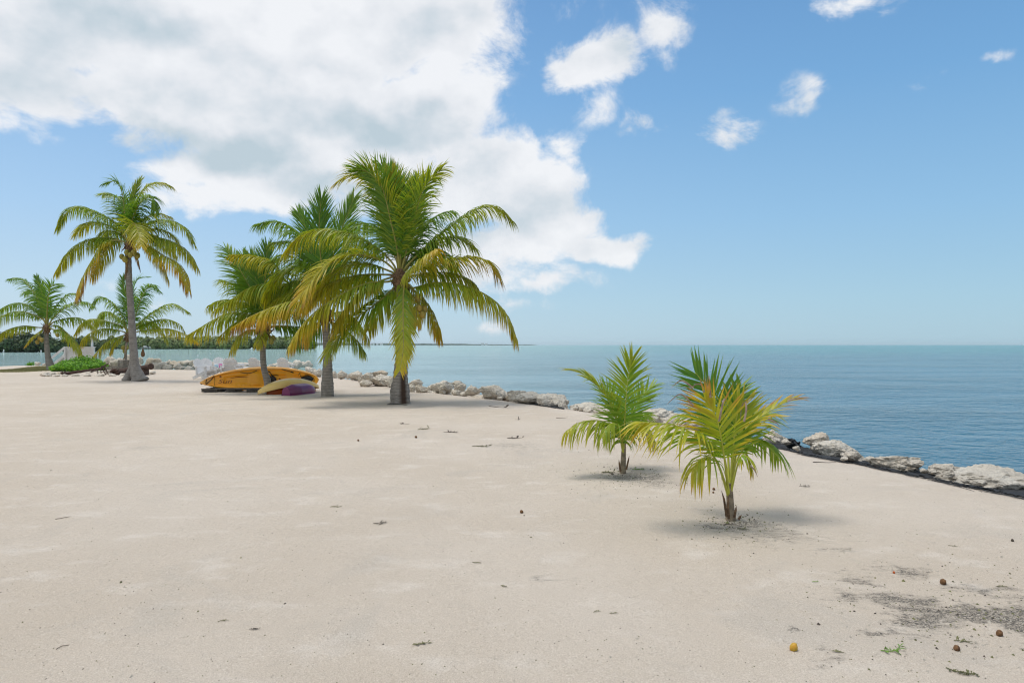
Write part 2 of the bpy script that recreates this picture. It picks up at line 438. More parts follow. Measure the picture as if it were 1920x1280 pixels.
# ------------------------------------------------------------------ mesh helper
class MB:
    def __init__(self):
        self.v, self.f, self.c, self.mi = [], [], [], []

    def add(self, verts, faces, cols=None, mi=0):
        o = len(self.v)
        self.v += [tuple(p) for p in verts]
        self.f += [tuple(i + o for i in f) for f in faces]
        self.c += cols if cols else [(0, 0, 0)] * len(verts)
        self.mi += [mi] * len(faces)

    def box(self, c, s, rot=None, mi=0):
        c = V3(c)
        vs = []
        for sx in (-.5, .5):
            for sy in (-.5, .5):
                for sz in (-.5, .5):
                    p = V3((sx * s[0], sy * s[1], sz * s[2]))
                    if rot is not None:
                        p = rot @ p
                    vs.append(c + p)
        self.add(vs, [(0, 1, 3, 2), (4, 6, 7, 5), (0, 4, 5, 1), (2, 3, 7, 6), (0, 2, 6, 4), (1, 5, 7, 3)], mi=mi)

    def bar(self, a, b, w, h, up=V3((0, 0, 1)), mi=0):
        a, b = V3(a), V3(b)
        x = (b - a)
        L = x.length
        x = x.normalized()
        y = up.cross(x)
        if y.length < 1e-4:
            y = V3((0, 1, 0)).cross(x)
        y.normalize()
        z = x.cross(y)
        self.box((a + b) / 2, (L, w, h), Matrix((x, y, z)).transposed(), mi=mi)

    def tube(self, pts, rad, n=10, cap=True, colf=None, mi=0, jit=0.0):
        pts = [V3(p) for p in pts]
        k = len(pts)
        if not hasattr(rad, '__len__'):
            rad = [rad] * k
        vs, fs, cs = [], [], []
        T = (pts[1] - pts[0]).normalized()
        ref = V3((0, 1, 0)) if abs(T.y) < 0.9 else V3((1, 0, 0))
        for i, p in enumerate(pts):
            T = (pts[min(i + 1, k - 1)] - pts[max(i - 1, 0)]).normalized()
            A = (ref - T * ref.dot(T)).normalized()
            B = T.cross(A)
            ref = A
            for j in range(n):
                a = 2 * math.pi * j / n
                r = rad[i] * (1 + (random.uniform(-jit, jit) if jit else 0))
                vs.append(p + (A * math.cos(a) + B * math.sin(a)) * r)
                cs.append(colf(i / (k - 1), a) if colf else (0, 0, 0))
        for i in range(k - 1):
            for j in range(n):
                j2 = (j + 1) % n
                fs.append((i * n + j, i * n + j2, (i + 1) * n + j2, (i + 1) * n + j))
        if cap:
            fs.append(tuple(reversed(range(n))))
            fs.append(tuple((k - 1) * n + j for j in range(n)))
        self.add(vs, fs, cs, mi)

    def lathe(self, o, axis, prof, n=20, mi=0):
        axis = V3(axis).normalized()
        o = V3(o)
        pts = [o + axis * h for h, r in prof]
        self.tube(pts, [max(r, 1e-4) for h, r in prof], n, True, mi=mi)

    def ball(self, c, r, sub=2, sc_=(1, 1, 1), mi=0, rough=0.0, rot=None):
        bm = bmesh.new()
        bmesh.ops.create_icosphere(bm, subdivisions=sub, radius=1.0)
        vs = []
        for v in bm.verts:
            q = V3((v.co.x * sc_[0], v.co.y * sc_[1], v.co.z * sc_[2])) * r * (1 + rough * noise.noise(v.co * 2 + V3(c)))
            if rot is not None:
                q = rot @ q
            vs.append(V3(c) + q)
        self.add(vs, [tuple(v.index for v in f.verts) for f in bm.faces], mi=mi)
        bm.free()

    def grid(self, fn, nu, nv, mi=0, flip=False, colf=None):
        vs = [fn(i / (nu - 1), j / (nv - 1)) for i in range(nu) for j in range(nv)]
        cs = [colf(i / (nu - 1), j / (nv - 1)) for i in range(nu) for j in range(nv)] if colf else None
        fs = []
        for i in range(nu - 1):
            for j in range(nv - 1):
                f = (i * nv + j, (i + 1) * nv + j, (i + 1) * nv + j + 1, i * nv + j + 1)
                fs.append(tuple(reversed(f)) if flip else f)
        self.add(vs, fs, cs, mi)

    def build(self, name, mats, parent=None, origin=None, smooth=False, bevel=0.0):
        me = bpy.data.meshes.new(name)
        o3 = V3(origin) if origin is not None else V3((0, 0, 0))
        me.from_pydata([tuple(V3(p) - o3) for p in self.v], [], self.f)
        if any(c != (0, 0, 0) for c in self.c):
            at_ = me.color_attributes.new('Col', 'FLOAT_COLOR', 'POINT')
            arr = np.ones((len(self.v), 4), dtype=np.float32)
            arr[:, :3] = np.array(self.c, dtype=np.float32)
            at_.data.foreach_set('color', arr.ravel())
        if not isinstance(mats, (list, tuple)):
            mats = [mats]
        for m in mats:
            me.materials.append(m)
        if len(mats) > 1:
            me.polygons.foreach_set('material_index', self.mi)
        if smooth:
            me.polygons.foreach_set('use_smooth', [True] * len(self.f))
        me.update()
        ob = bpy.data.objects.new(name, me)
        COL.objects.link(ob)
        if parent is not None:
            ob.parent = parent
        else:
            ob.location = o3
        if bevel:
            bv = ob.modifiers.new('bevel', 'BEVEL')
            bv.width = bevel
            bv.segments = 2
            bv.limit_method = 'ANGLE'
        return ob


def tag(o, label=None, cat=None, group=None, kind=None):
    if label:
        o['label'] = label
    if cat:
        o['category'] = cat
    if group:
        o['group'] = group
    if kind:
        o['kind'] = kind
    return o


def thing(name, label, cat, loc, group=None, rz=0.0):
    o = bpy.data.objects.new(name, None)
    COL.objects.link(o)
    o.location = loc
    o.rotation_euler = (0, 0, rz)
    o.empty_display_size = 0.2
    return tag(o, label, cat, group)


def dup(root, loc, rz, label=None):
    r = root.copy()
    COL.objects.link(r)
    r.location = loc
    r.rotation_euler = (0, 0, rz)
    if label:
        r['label'] = label
    for ch in list(root.children):
        c = ch.copy()
        COL.objects.link(c)
        c.parent = r
        for g in list(ch.children):
            d = g.copy()
            COL.objects.link(d)
            d.parent = c
    return r


def catmull(pts, n):
    pts = [V3(p) for p in pts]
    if len(pts) == 2:
        return [pts[0].lerp(pts[1], i / (n - 1)) for i in range(n)]
    ext = [pts[0] * 2 - pts[1]] + pts + [pts[-1] * 2 - pts[-2]]
    dense = []
    for i in range(len(pts) - 1):
        p0, p1, p2, p3 = ext[i:i + 4]
        for k in range(16):
            t = k / 16
            dense.append(0.5 * ((2 * p1) + (p2 - p0) * t + (2 * p0 - 5 * p1 + 4 * p2 - p3) * t * t + (3 * p1 - p0 - 3 * p2 + p3) * t ** 3))
    dense.append(pts[-1])
    acc = [0]
    for a, b in zip(dense, dense[1:]):
        acc.append(acc[-1] + (b - a).length)
    out = []
    j = 0
    for i in range(n):
        s = acc[-1] * i / (n - 1)
        while j < len(acc) - 2 and acc[j + 1] < s:
            j += 1
        f = (s - acc[j]) / max(1e-9, acc[j + 1] - acc[j])
        out.append(dense[j].lerp(dense[j + 1], min(1, f)))
    return out


# ------------------------------------------------------------------ land and water
SHORE_PX = [(2300, 1010), (2080, 955), (1920, 921), (1800, 901), (1700, 880), (1600, 860), (1500, 842), (1440, 829), (1300, 800), (1200, 783), (1130, 772),
            (1050, 761), (980, 752), (900, 743), (830, 736), (760, 727), (700, 716), (640, 707), (560, 699), (470, 696), (380, 693), (290, 691), (215, 689)]
shore = [V3((7.5, -12, 0)), V3((7.0, 0, 0))] + [at(x, y) for x, y in SHORE_PX] + [at(150, 685), at(95, 683), at(40, 685), at(-40, 687), at(-300, 688), V3((-120, 58, 0))]
shore = [V3((p.x, p.y, 0)) for p in shore]
land = np.array([(p.x, p.y) for p in [V3((8.5, -60, 0))] + shore + [V3((-160, 50, 0)), V3((-160, -60, 0))]])


def shore_sd(x, y):
    """signed distance to the land's outline, positive on land (arrays)"""
    x = np.asarray(x, float)
    y = np.asarray(y, float)
    best = np.full(x.shape, 1e9)
    inside = np.zeros(x.shape, bool)
    n = len(land)
    for i in range(n):
        ax, ay = land[i]
        bx, by = land[(i + 1) % n]
        ex, ey = bx - ax, by - ay
        tt = np.clip(((x - ax) * ex + (y - ay) * ey) / (ex * ex + ey * ey), 0, 1)
        best = np.minimum(best, np.hypot(x - ax - tt * ex, y - ay - tt * ey))
        cond = (ay > y) != (by > y)
        with np.errstate(divide='ignore', invalid='ignore'):
            xi = ax + (y - ay) * ex / (ey if ey != 0 else 1e-12)
        inside ^= cond & (x < xi)
    return np.where(inside, best, -best)


def gz1(x, y, sd):
    if sd < -0.02:
        return -min(1.5, (-sd - 0.02) * 0.75 + 0.05)
    n = 0.035 * noise.noise(V3((x * 0.35, y * 0.3, 2))) + 0.016 * noise.noise(V3((x * 1.4, y * 1.4, 5))) + 0.006 * noise.noise(V3((x * 4.5, y * 4.5, 9)))
    k = min(1.0, max(0.0, (sd + 0.02) / 0.5))
    return n * k - 0.05 * (1 - k)


def gz(x, y):
    return gz1(x, y, float(shore_sd(np.array([x]), np.array([y]))[0]))


def axis(segs):
    out = []
    for a, b, s0, s1 in segs:
        p = a
        while p < b:
            out.append(p)
            f = (p - a) / (b - a)
            p += s0 + (s1 - s0) * f
    out.append(segs[-1][1])
    return out


def build_land():
    xs = axis([(-160, -40, 10, 1.2), (-40, -9, 1.2, 0.14), (-9, 9, 0.075, 0.075), (9, 40, 0.2, 4)])
    ys = axis([(-60, 2, 8, 0.2), (2, 11, 0.06, 0.085), (11, 30, 0.085, 0.25), (30, 66, 0.25, 1.0)])
    X, Y = np.meshgrid(xs, ys, indexing='ij')
    SD = shore_sd(X, Y)
    vs = [(x, y, gz1(x, y, SD[i, j])) for i, x in enumerate(xs) for j, y in enumerate(ys)]
    ny = len(ys)
    fs = [(i * ny + j, (i + 1) * ny + j, (i + 1) * ny + j + 1, i * ny + j + 1) for i in range(len(xs) - 1) for j in range(ny - 1)]
    mb = MB()
    mb.v, mb.f, mb.c, mb.mi = vs, fs, [(0, 0, 0)] * len(vs), [0] * len(fs)
    tag(mb.build('sand_beach', M['sand'], smooth=True), kind='structure')


build_land()


def build_water():
    mb = MB()
    S = 6000
    mb.add([(-S, -S, WATER_Z), (S, -S, WATER_Z), (S, S, WATER_Z), (-S, S, WATER_Z)], [(0, 1, 2, 3)])
    tag(mb.build('sea_water', M['water']), kind='structure')


build_water()


# ------------------------------------------------------------------ palms
def leaf_col(y):
    stops = [(0.0, (0.080, 0.215, 0.016)), (0.25, (0.195, 0.330, 0.022)), (0.5, (0.390, 0.410, 0.028)), (0.72, (0.490, 0.430, 0.030)), (0.9, (0.620, 0.425, 0.038)),
             (1.05, (0.460, 0.250, 0.055)), (1.25, (0.230, 0.140, 0.085)), (1.6, (0.30, 0.22, 0.16))]
    y = max(0, min(1.6, y))
    for (a, ca), (b, cb) in zip(stops, stops[1:]):
        if y <= b:
            f = (y - a) / (b - a)
            return tuple(p + (q - p) * f for p, q in zip(ca, cb))
    return stops[-1][1]


def make_frond(parent, origin, pts, L, y0, droop=0.5, face=0.0, vang=10, spacing=0.042, width=0.040, start=0.16, rib=0.035, tipy=0.45, rng=None, a0=68, a1=28, endk=0.42, brown=0.0, ribmat=None):
    rng = rng or random
    n = 60
    C = catmull(pts, n)
    total = sum((b - a).length for a, b in zip(C, C[1:]))
    mb = MB()
    count = max(10, int(total * (1 - start) / spacing))
    fr = []
    Z = V3((0, 0, 1))
    Xs = V3((1, 0, 0))
    for i in range(n):
        T = (C[min(i + 1, n - 1)] - C[max(i - 1, 0)]).normalized()
        S0 = T.cross(Z)
        if S0.length < 1e-3:
            S0 = V3((1, 0, 0))
        S0.normalize()
        if face > 0:
            sg = 1 if S0.dot(Xs) >= 0 else -1
            S0 = S0 * (1 - face) + Xs * face * sg
        S = (S0 - T * S0.dot(T)).normalized()
        U = S.cross(T)
        if U.z < -0.02:
            S, U = -S, -U
        if fr and S.dot(fr[-1][1]) < -0.3:
            S, U = -S, -U
        fr.append((T, S, U))
    g = V3((0, 0, -1))
    for side in (-1, 1):
        for k in range(count):
            f = (k + rng.uniform(-.3, .3)) / count
            f = max(0, min(1, f))
            t = start + (1 - start) * f
            x = t * (n - 1)
            i = min(n - 2, int(x))
            p = C[i].lerp(C[i + 1], x - i)
            T, S, U = fr[i]
            if rng.random() < 0.05:
                continue
            ln = L * (0.45 + 0.55 * min(1, f / 0.22)) * (1 - (1 - endk) * max(0, (f - 0.45) / 0.55) ** 1.5) * rng.uniform(0.85, 1.1)
            A = R(a0 + (a1 - a0) * f ** 1.15 + rng.uniform(-8, 8))
            Vv = R(vang + rng.uniform(-9, 9))
            dr = T * math.cos(A) + (S * side * math.cos(Vv) + U * math.sin(Vv)) * math.sin(A)
            dr.normalize()
            dg = droop * (1.0 if face > 0.3 else 1.6) * rng.uniform(0.65, 1.35)
            if rng.random() < 0.05:
                dg *= 2.2
            segs = 5
            wv = (T - dr * T.dot(dr))
            if wv.length < 1e-3:
                wv = S
            wv.normalize()
            tw = U * rng.uniform(-0.5, 0.5)
            wv = (wv + tw).normalized()
            ys = (0.09 if face < 0.6 else 0.04) + y0 * (0.36 + 0.56 * f) + tipy * y0 * f * f * 0.5 + rng.uniform(-.11, .11)
            vs, cs, fs = [], [], []
            prof = (0.55, 1.0, 0.95, 0.72, 0.40, 0.0)
            q = p.copy()
            for s in range(segs + 1):
                wd = width * prof[s] * 0.5
                yy = ys + (0.30 * y0 + 0.06) * (s / segs) ** 2 + (brown if s >= (3 if brown > .28 else 4) else 0) * rng.uniform(0.4, 1)
                if s == segs:
                    vs.append(q.copy())
                    cs.append(leaf_col(yy + 0.12))
                else:
                    vs += [q - wv * wd, q + wv * wd]
                    cs += [leaf_col(yy)] * 2
                q = q + dr * (ln / segs)
                dr = (dr + g * dg * (0.50 - 0.05 * s)).normalized()
                wv = (wv - dr * wv.dot(dr)).normalized()
            for s in range(segs - 1):
                fs.append((2 * s, 2 * s + 1, 2 * s + 3, 2 * s + 2))
            fs.append((2 * segs - 2, 2 * segs - 1, 2 * segs))
            mb.add(vs, fs, cs)
    ob = mb.build('frond', M['leaf'], parent, origin)
    rb = MB()
    rb.tube(C[::2] + [C[-1]], [rib * (1 - 0.86 * (i / 30) ** 0.7) for i in range(31)], 6)
    rb.build('midrib', ribmat or M['midrib'], ob, origin, smooth=True)
    return ob


def make_trunk(parent, origin, pts, n=18, scar=None, k=60, name='trunk', mat=None):
    """pts: (px, py, width px, depth)"""
    c3 = catmull([P(a, b, d) for a, b, w, d in pts], k)
    wds = [w * d / FPX / 2 for a, b, w, d in pts]
    # widths by height
    cum = [0]
    for a, b in zip(pts, pts[1:]):
        cum.append(cum[-1] + (P(a[0], a[1], a[3]) - P(b[0], b[1], b[3])).length)
    rad = []
    for i in range(k):
        s = cum[-1] * i / (k - 1)
        r = wds[-1]
        for j in range(len(cum) - 1):
            if s <= cum[j + 1]:
                f = (s - cum[j]) / (cum[j + 1] - cum[j])
                f = f * f * (3 - 2 * f)
                r = wds[j] + (wds[j + 1] - wds[j]) * f
                break
        rad.append(r * (1 + 0.035 * math.sin(i * 2.1) + random.uniform(-.015, .015)))
    mb = MB()
    mb.tube(c3, rad, n, True, colf=scar or (lambda t, a: (0.0, 0.0, 0.001)), jit=0.012)
    return mb.build(name, mat or M['trunk'], parent, origin, smooth=True)


def coconuts(parent, origin, spots, r, mat, stalk_from=None):
    for (px, py, d) in spots:
        c = P(px, py, d)
        mb = MB()
        mb.ball(c, r * random.uniform(0.88, 1.1), 3, (0.86, 0.86, 1.08), rough=0.06)
        nut = mb.build('coconut', mat, parent, origin, smooth=True)
        if stalk_from is not None:
            sb = MB()
            s = V3(stalk_from)
            m_ = (s + c) / 2 + V3((0, -0.05, 0.12))
            sb.tube(catmull([s, m_, c + V3((0, 0, r))], 10), [0.018 - 0.001 * i for i in range(10)], 6)
            sb.build('stalk', M['midrib'], nut, origin, smooth=True)


def fibre(parent, origin, c, r0, r1, h, n=40):
    """matted sheath fibre and old leaf bases round the crown"""
    mb = MB()
    mb.tube([c + V3((0, 0, -h)), c + V3((0, 0, -h * .5)), c, c + V3((0, 0, h * .5))], [r0 * 0.8, r1 * 0.95, r1, r1 * 0.5], 14, jit=0.12)
    for i in range(n):
        a = random.uniform(0, 2 * math.pi)
        b = c + V3((math.cos(a) * r1 * .85, math.sin(a) * r1 * .85, random.uniform(-h * .7, h * .3)))
        o = V3((math.cos(a), math.sin(a), 0))
        e = b + o * random.uniform(.04, .22) + V3((0, 0, random.uniform(-.32, .2)))
        mb.tube([b, (b + e) / 2 + o * .04, e], [0.028, 0.018, 0.003], 5)
    return mb.build('crown_fibre', M['fibre'], parent, origin)


def palm(label, base, trunk, crown, d, fronds, L, rngseed, name='coconut_palm', width=0.039, spacing=0.026, scar=None, rib=0.036, group='coconut palms on the beach', fib=True, start=0.16, trunkmat=None, base_off=0.12, ribmat=None):
    rng = random.Random(rngseed)
    org = P(base[0], base[1], d)
    org.z = gz(org.x, org.y) - 0.02
    root = thing(name, label, 'palm tree', org, group)
    if trunk:
        make_trunk(root, org, trunk, scar=scar, mat=trunkmat)
    c = P(crown[0], crown[1], d)
    if fib:
        fibre(root, org, c + V3((0, 0, -0.05)), 0.13, 0.19, 0.42)
    for spec in fronds:
        pts, y0, dt = spec[0], spec[1], spec[2]
        o = dict(spec[3]) if len(spec) > 3 else {}
        pl = [(0.0, (crown[0], crown[1]))]
        lens = [0.0]
        prev = crown
        for q in pts:
            lens.append(lens[-1] + math.hypot(q[0] - prev[0], q[1] - prev[1]))
            prev = q
        tot = lens[-1]
        w = []
        allp = [crown] + list(pts)
        for i, q in enumerate(allp):
            f = lens[i] / tot
            dd = d + dt * f ** 0.8
            w.append(P(q[0], q[1], dd))
        dirn = (w[1] - w[0]).normalized()
        w[0] = w[0] + V3((dirn.x, (0.5 if dt > 0 else -0.5) * min(1, abs(dt)), 0)) * base_off * 0.6
        make_frond(root, org, w, L * o.pop('L', 1.0), y0, rng=rng, ribmat=ribmat, spacing=o.pop('spacing', spacing), width=o.pop('width', width), rib=rib, start=o.pop('start', start), **o)
    return root, org


UP = dict(droop=0.10, face=0.75, vang=4, a0=48, a1=16)        # erect young fronds in the heart of the crown
ARCH = dict(droop=0.55)
HANG = dict(droop=0.95, vang=-8)

# --- the big palm in the middle
def scarA(t, a):
    # torn dark wound up the lower trunk, on the side towards the camera and a little left
    dx = (a - SCAR_A) % (2 * math.pi)
    if dx > math.pi:
        dx -= 2 * math.pi
    wdt = 0.40 * max(0.0, 1 - (t / 0.36) ** 2.5) + 0.02
    v = 1.0 if (abs(dx) < wdt and t < 0.36) else 0.0
    return (v, 0.0, 0.001)


SCAR_A = 3.6
dA = 18.8
frA = [
    ([(745, 470), (732, 412), (717, 354), (694, 325), (667, 316)], 0.14, -0.5, dict(droop=0.22, face=0.7, vang=8, a0=55, a1=22, L=1.05)),
    ([(745, 475), (736, 416), (704, 352), (683, 331), (657, 328), (632, 342)], 0.48, -0.2, dict(droop=0.35, face=0.35, vang=6)),
    ([(744, 470), (742, 405), (733, 345), (717, 312)], 0.10, 0.3, dict(UP, L=1.05)),
    ([(750, 470), (748, 410), (741, 352), (735, 324)], 0.45, -0.3, dict(UP, L=0.9)),
    ([(752, 475), (754, 400), (759, 355), (772, 340)], 0.12, 0.4, dict(UP, droop=0.2)),
    ([(756, 475), (766, 400), (775, 362), (783, 338)], 0.2, 0.8, dict(UP)),
    ([(760, 478), (781, 392), (798, 348), (829, 316)], 0.30, -0.2, dict(droop=0.3, face=0.3, a0=50)),
    ([(763, 485), (790, 432), (820, 405), (846, 396)], 0.12, 1.1, dict(droop=0.6)),
    ([(766, 495), (812, 451), (868, 408), (902, 390), (932, 391), (962, 416)], 0.36, 0.3, dict(droop=0.6, L=0.95)),
    ([(768, 512), (830, 491), (878, 484), (914, 491), (935, 522)], 0.66, -0.3, dict(droop=0.55, face=0.25, brown=0.25)),
    ([(768, 540), (815, 530), (870, 535), (920, 558), (950, 590), (968, 634)], 0.55, -0.6, dict(HANG, brown=0.2)),
    ([(762, 535), (790, 555), (812, 592), (826, 634)], 0.66, 0.7, dict(HANG, L=0.75)),
    ([(757, 528), (756, 565), (756, 610), (756, 655), (750, 694)], 0.56, -1.5, dict(droop=0.35, face=0.85, vang=-4, L=0.66, a0=42)),
    ([(760, 520), (778, 503), (800, 481), (819, 467)], 0.62, -1.0, dict(HANG, L=0.8, a1=50)),
    ([(735, 492), (705, 464), (660, 440), (610, 432), (570, 442), (537, 472)], 0.42, 0.3, dict(droop=0.7)),
    ([(733, 500), (712, 486), (670, 477), (630, 486), (597, 510), (573, 543), (556, 566)], 0.62, -0.9, dict(droop=0.45, face=0.45, brown=0.2)),
    ([(730, 515), (680, 515), (635, 525), (597, 543), (567, 574)], 0.60, 0.4, dict(HANG)),
    ([(732, 527), (690, 531), (645, 549), (597, 580), (565, 611), (543, 648)], 0.60, -1.3, dict(HANG, brown=0.25)),
    ([(738, 540), (702, 572), (660, 602), (628, 640), (612, 664)], 0.30, -0.4, dict(droop=0.6, face=0.5)),
    ([(744, 535), (722, 560), (700, 590), (690, 620)], 0.45, 0.9, dict(HANG, L=.85)),
    ([(740, 480), (705, 430), (672, 420), (640, 440)], 0.15, 1.6, dict(droop=0.6)),
    ([(765, 500), (800, 470), (832, 478), (856, 505)], 0.20, 1.6, dict(droop=0.7)),
    ([(730, 508), (690, 495), (650, 500), (612, 528), (585, 560)], 0.5, 0.2, dict(ARCH)),
    ([(733, 520), (705, 530), (670, 552), (640, 588), (622, 615)], 0.55, -0.7, dict(HANG)),
    ([(770, 518), (800, 512), (845, 512), (885, 528), (905, 560)], 0.5, 0.6, dict(HANG)),
    ([(766, 500), (790, 470), (825, 450), (862, 448), (890, 465)], 0.3, 0.9, dict(ARCH)),
    ([(755, 540), (772, 552), (780, 580), (782, 610)], 0.65, -0.5, dict(HANG, L=.6)),
]
rA, oA = palm('tallest green palm of the middle clump, dark scar up its trunk foot', (751, 757), [(751, 759, 37, dA), (750, 735, 37, dA), (751, 705, 27, dA), (753, 660, 20, dA), (754, 600, 17, dA), (751, 530, 17, dA)],
              (749, 515), dA, frA, 1.05, 11, scar=scarA)
coconuts(rA, oA, [(786, 578, dA - .3), (792, 590, dA - .35), (796, 580, dA - .2), (783, 560, dA - .2)], 0.105, M['coco'], P(762, 530, dA - .1))

# --- the palm beside it, seen left of and behind the big one
dB = 21.1
frB = [
    ([(606, 520), (600, 470), (598, 425), (602, 372)], 0.02, -0.5, dict(droop=0.08, face=0.9, vang=2, a0=55, a1=14, L=1.05)),
    ([(618, 510), (632, 455), (646, 415), (663, 372)], 0.12, 0.5, dict(UP, L=1.0)),
    ([(600, 520), (580, 470), (546, 429), (515, 416), (482, 421)], 0.12, 0.3, dict(droop=0.7)),
    ([(603, 520), (585, 470), (575, 430), (560, 400)], 0.05, 0.9, dict(UP)),
    ([(600, 560), (575, 566), (540, 567), (500, 580), (466, 595), (438, 612)], 0.68, -0.9, dict(HANG, brown=0.3)),
    ([(606, 600), (585, 611), (563, 625), (547, 644)], 0.12, 0.6, dict(HANG)),
    ([(616, 600), (640, 612), (666, 635), (684, 660)], 0.25, 0.8, dict(HANG, L=.85)),
    ([(620, 560), (655, 525), (690, 525), (722, 560)], 0.2, 1.5, dict(droop=0.7)),
    ([(600, 550), (562, 527), (532, 540), (510, 580)], 0.3, 0.9, dict(HANG)),
    ([(612, 560), (640, 510), (665, 470), (700, 460)], 0.1, 1.2, dict(droop=0.5)),
    ([(600, 545), (570, 500), (540, 480), (508, 490)], 0.2, 1.2, dict(droop=0.7)),
    ([(600, 535), (575, 505), (545, 505), (515, 528), (498, 560)], 0.35, 0.2, dict(ARCH)),
    ([(602, 565), (575, 548), (545, 548), (512, 568), (490, 600)], 0.5, 0.4, dict(HANG)),
    ([(596, 520), (570, 470), (545, 455), (515, 455)], 0.2, 0.6, dict(ARCH)),
    ([(616, 590), (640, 585), (668, 600), (690, 632)], 0.45, 0.3, dict(HANG)),
    ([(618, 530), (645, 470), (668, 435), (690, 425)], 0.15, 1.0, dict(ARCH)),
    ([(603, 575), (590, 590), (578, 610), (570, 640)], 0.75, -0.3, dict(HANG, L=.8)),
]
rB, oB = palm('palm with a straight grey trunk between the kayaks and the tallest middle palm', (613, 744), [(614, 745, 24, dB), (614, 722, 23, dB), (614, 700, 19, dB), (614, 660, 15, dB), (611, 620, 14, dB), (608, 580, 14, dB)],
              (609, 582), dB, frB, 1.05, 12)

# --- the palm among the kayaks
dC = 22.5
frC = [
    ([(487, 580), (474, 550), (458, 520), (440, 490), (423, 467)], 0.10, 0.3, dict(droop=0.35, face=0.4)),
    ([(505, 575), (528, 525), (510, 493), (472, 480), (433, 478)], 0.48, -0.4, dict(droop=0.8)),
    ([(505, 580), (524, 550), (519, 536), (490, 533), (461, 543), (431, 563), (402, 582)], 0.38, -0.8, dict(HANG)),
    ([(483, 600), (460, 588), (430, 587), (402, 599), (376, 614), (352, 628)], 0.42, -0.3, dict(HANG)),
    ([(486, 618), (465, 619), (446, 632), (433, 657)], 0.48, -0.6, dict(HANG, L=.7)),
    ([(503, 612), (530, 611), (562, 613), (592, 622)], 0.10, 0.7, dict(HANG, L=.8)),
    ([(495, 560), (498, 510), (501, 462)], 0.05, 0.2, dict(UP)),
    ([(500, 570), (520, 545), (546, 530), (572, 522)], 0.15, 1.0, dict(droop=0.6)),
    ([(484, 590), (450, 567), (420, 562), (393, 572)], 0.30, 1.1, dict(HANG)),
    ([(500, 590), (530, 580), (560, 590), (580, 615)], 0.25, 1.0, dict(HANG)),
    ([(490, 570), (470, 530), (462, 505), (455, 480)], 0.05, 0.9, dict(UP)),
    ([(484, 595), (462, 560), (440, 535), (415, 525)], 0.25, 0.6, dict(ARCH)),
    ([(502, 585), (525, 565), (552, 562), (575, 585)], 0.4, 0.3, dict(HANG)),
    ([(486, 605), (465, 600), (440, 606), (412, 630)], 0.5, -0.4, dict(HANG, L=.8)),
    ([(488, 575), (480, 530), (478, 500), (470, 478)], 0.15, 0.5, dict(UP)),
    ([(493, 620), (488, 632), (480, 648)], 0.5, -0.8, dict(HANG, L=.5)),
]
rC, oC = palm('dark thin trunked palm standing among the kayaks', (503, 737), [(504, 738, 14, dC), (501, 712, 13, dC), (495, 690, 11, dC), (493, 660, 10.5, dC), (493, 610, 11, dC)], (494, 612), dC, frC, 0.98, 13)
coconuts(rC, oC, [(509, 640, dC - .3), (512, 634, dC - .1)], 0.10, M['coco_green'], P(500, 622, dC - .1))

# --- the tall palm on the left
dD = 30.1
frD = [
    ([(221, 423), (192, 404), (158, 390), (129, 394), (107, 428)], 0.28, -0.2, dict(droop=0.75)),
    ([(207, 446), (168, 449), (133, 470), (104, 511)], 0.40, 0.2, dict(HANG)),
    ([(219, 450), (192, 456), (174, 484), (156, 517), (143, 560)], 0.70, -1.1, dict(HANG, brown=0.35)),
    ([(234, 415), (230, 369), (217, 341), (194, 345)], 0.06, -0.2, dict(droop=0.3, face=0.3, L=.8)),
    ([(232, 400), (223, 374), (209, 365), (193, 364)], 0.22, 0.8, dict(droop=0.4)),
    ([(240, 408), (248, 375), (256, 348), (262, 338)], 0.30, 0.5, dict(UP, L=.75)),
    ([(247, 404), (258, 372), (277, 349), (301, 343), (321, 350)], 0.38, 0.3, dict(droop=0.45, face=0.3)),
    ([(248, 410), (266, 376), (285, 370), (290, 396)], 0.08, -0.5, dict(droop=0.6)),
    ([(254, 425), (274, 408), (295, 401), (320, 407)], 0.42, 0.9, dict(droop=0.6)),
    ([(262, 430), (295, 415), (324, 416), (348, 431), (362, 457)], 0.32, -0.3, dict(droop=0.65)),
    ([(268, 445), (305, 447), (340, 462), (359, 482), (371, 504)], 0.46, -0.3, dict(HANG)),
    ([(270, 456), (301, 476), (334, 495), (346, 517), (354, 545)], 0.62, -0.7, dict(HANG, brown=0.35)),
    ([(247, 428), (251, 418), (258, 432), (264, 462)], 0.55, -1.6, dict(droop=0.5, face=0.5, L=.9)),
    ([(225, 440), (205, 432), (192, 442), (182, 465)], 0.35, 1.4, dict(HANG)),
    ([(255, 440), (285, 440), (310, 455), (330, 480)], 0.35, 1.4, dict(HANG)),
    ([(225, 435), (195, 420), (165, 420), (140, 440)], 0.4, 0.6, dict(ARCH)),
    ([(226, 452), (205, 460), (185, 485), (172, 520)], 0.6, 0.3, dict(HANG)),
    ([(260, 440), (290, 430), (320, 440), (342, 470)], 0.45, 0.5, dict(ARCH)),
    ([(262, 455), (285, 465), (305, 495), (316, 525)], 0.55, 0.3, dict(HANG)),
    ([(240, 468), (236, 495), (234, 522)], 1.2, -0.1, dict(HANG, L=.4)),
    ([(248, 468), (258, 486), (263, 508)], 1.15, 0.1, dict(HANG, L=.35)),
]
rD, oD = palm('tallest palm at the left, flared leaning trunk beside the rusted cannon', (258, 714), [(263, 716, 33, dD), (258, 704, 23, dD), (253, 684, 15.5, dD), (250, 650, 13.5, dD), (246, 590, 12, dD), (242, 530, 11, dD), (240, 480, 11, dD), (242, 458, 10, dD)],
              (243, 456), dD, frD, 1.0, 14)
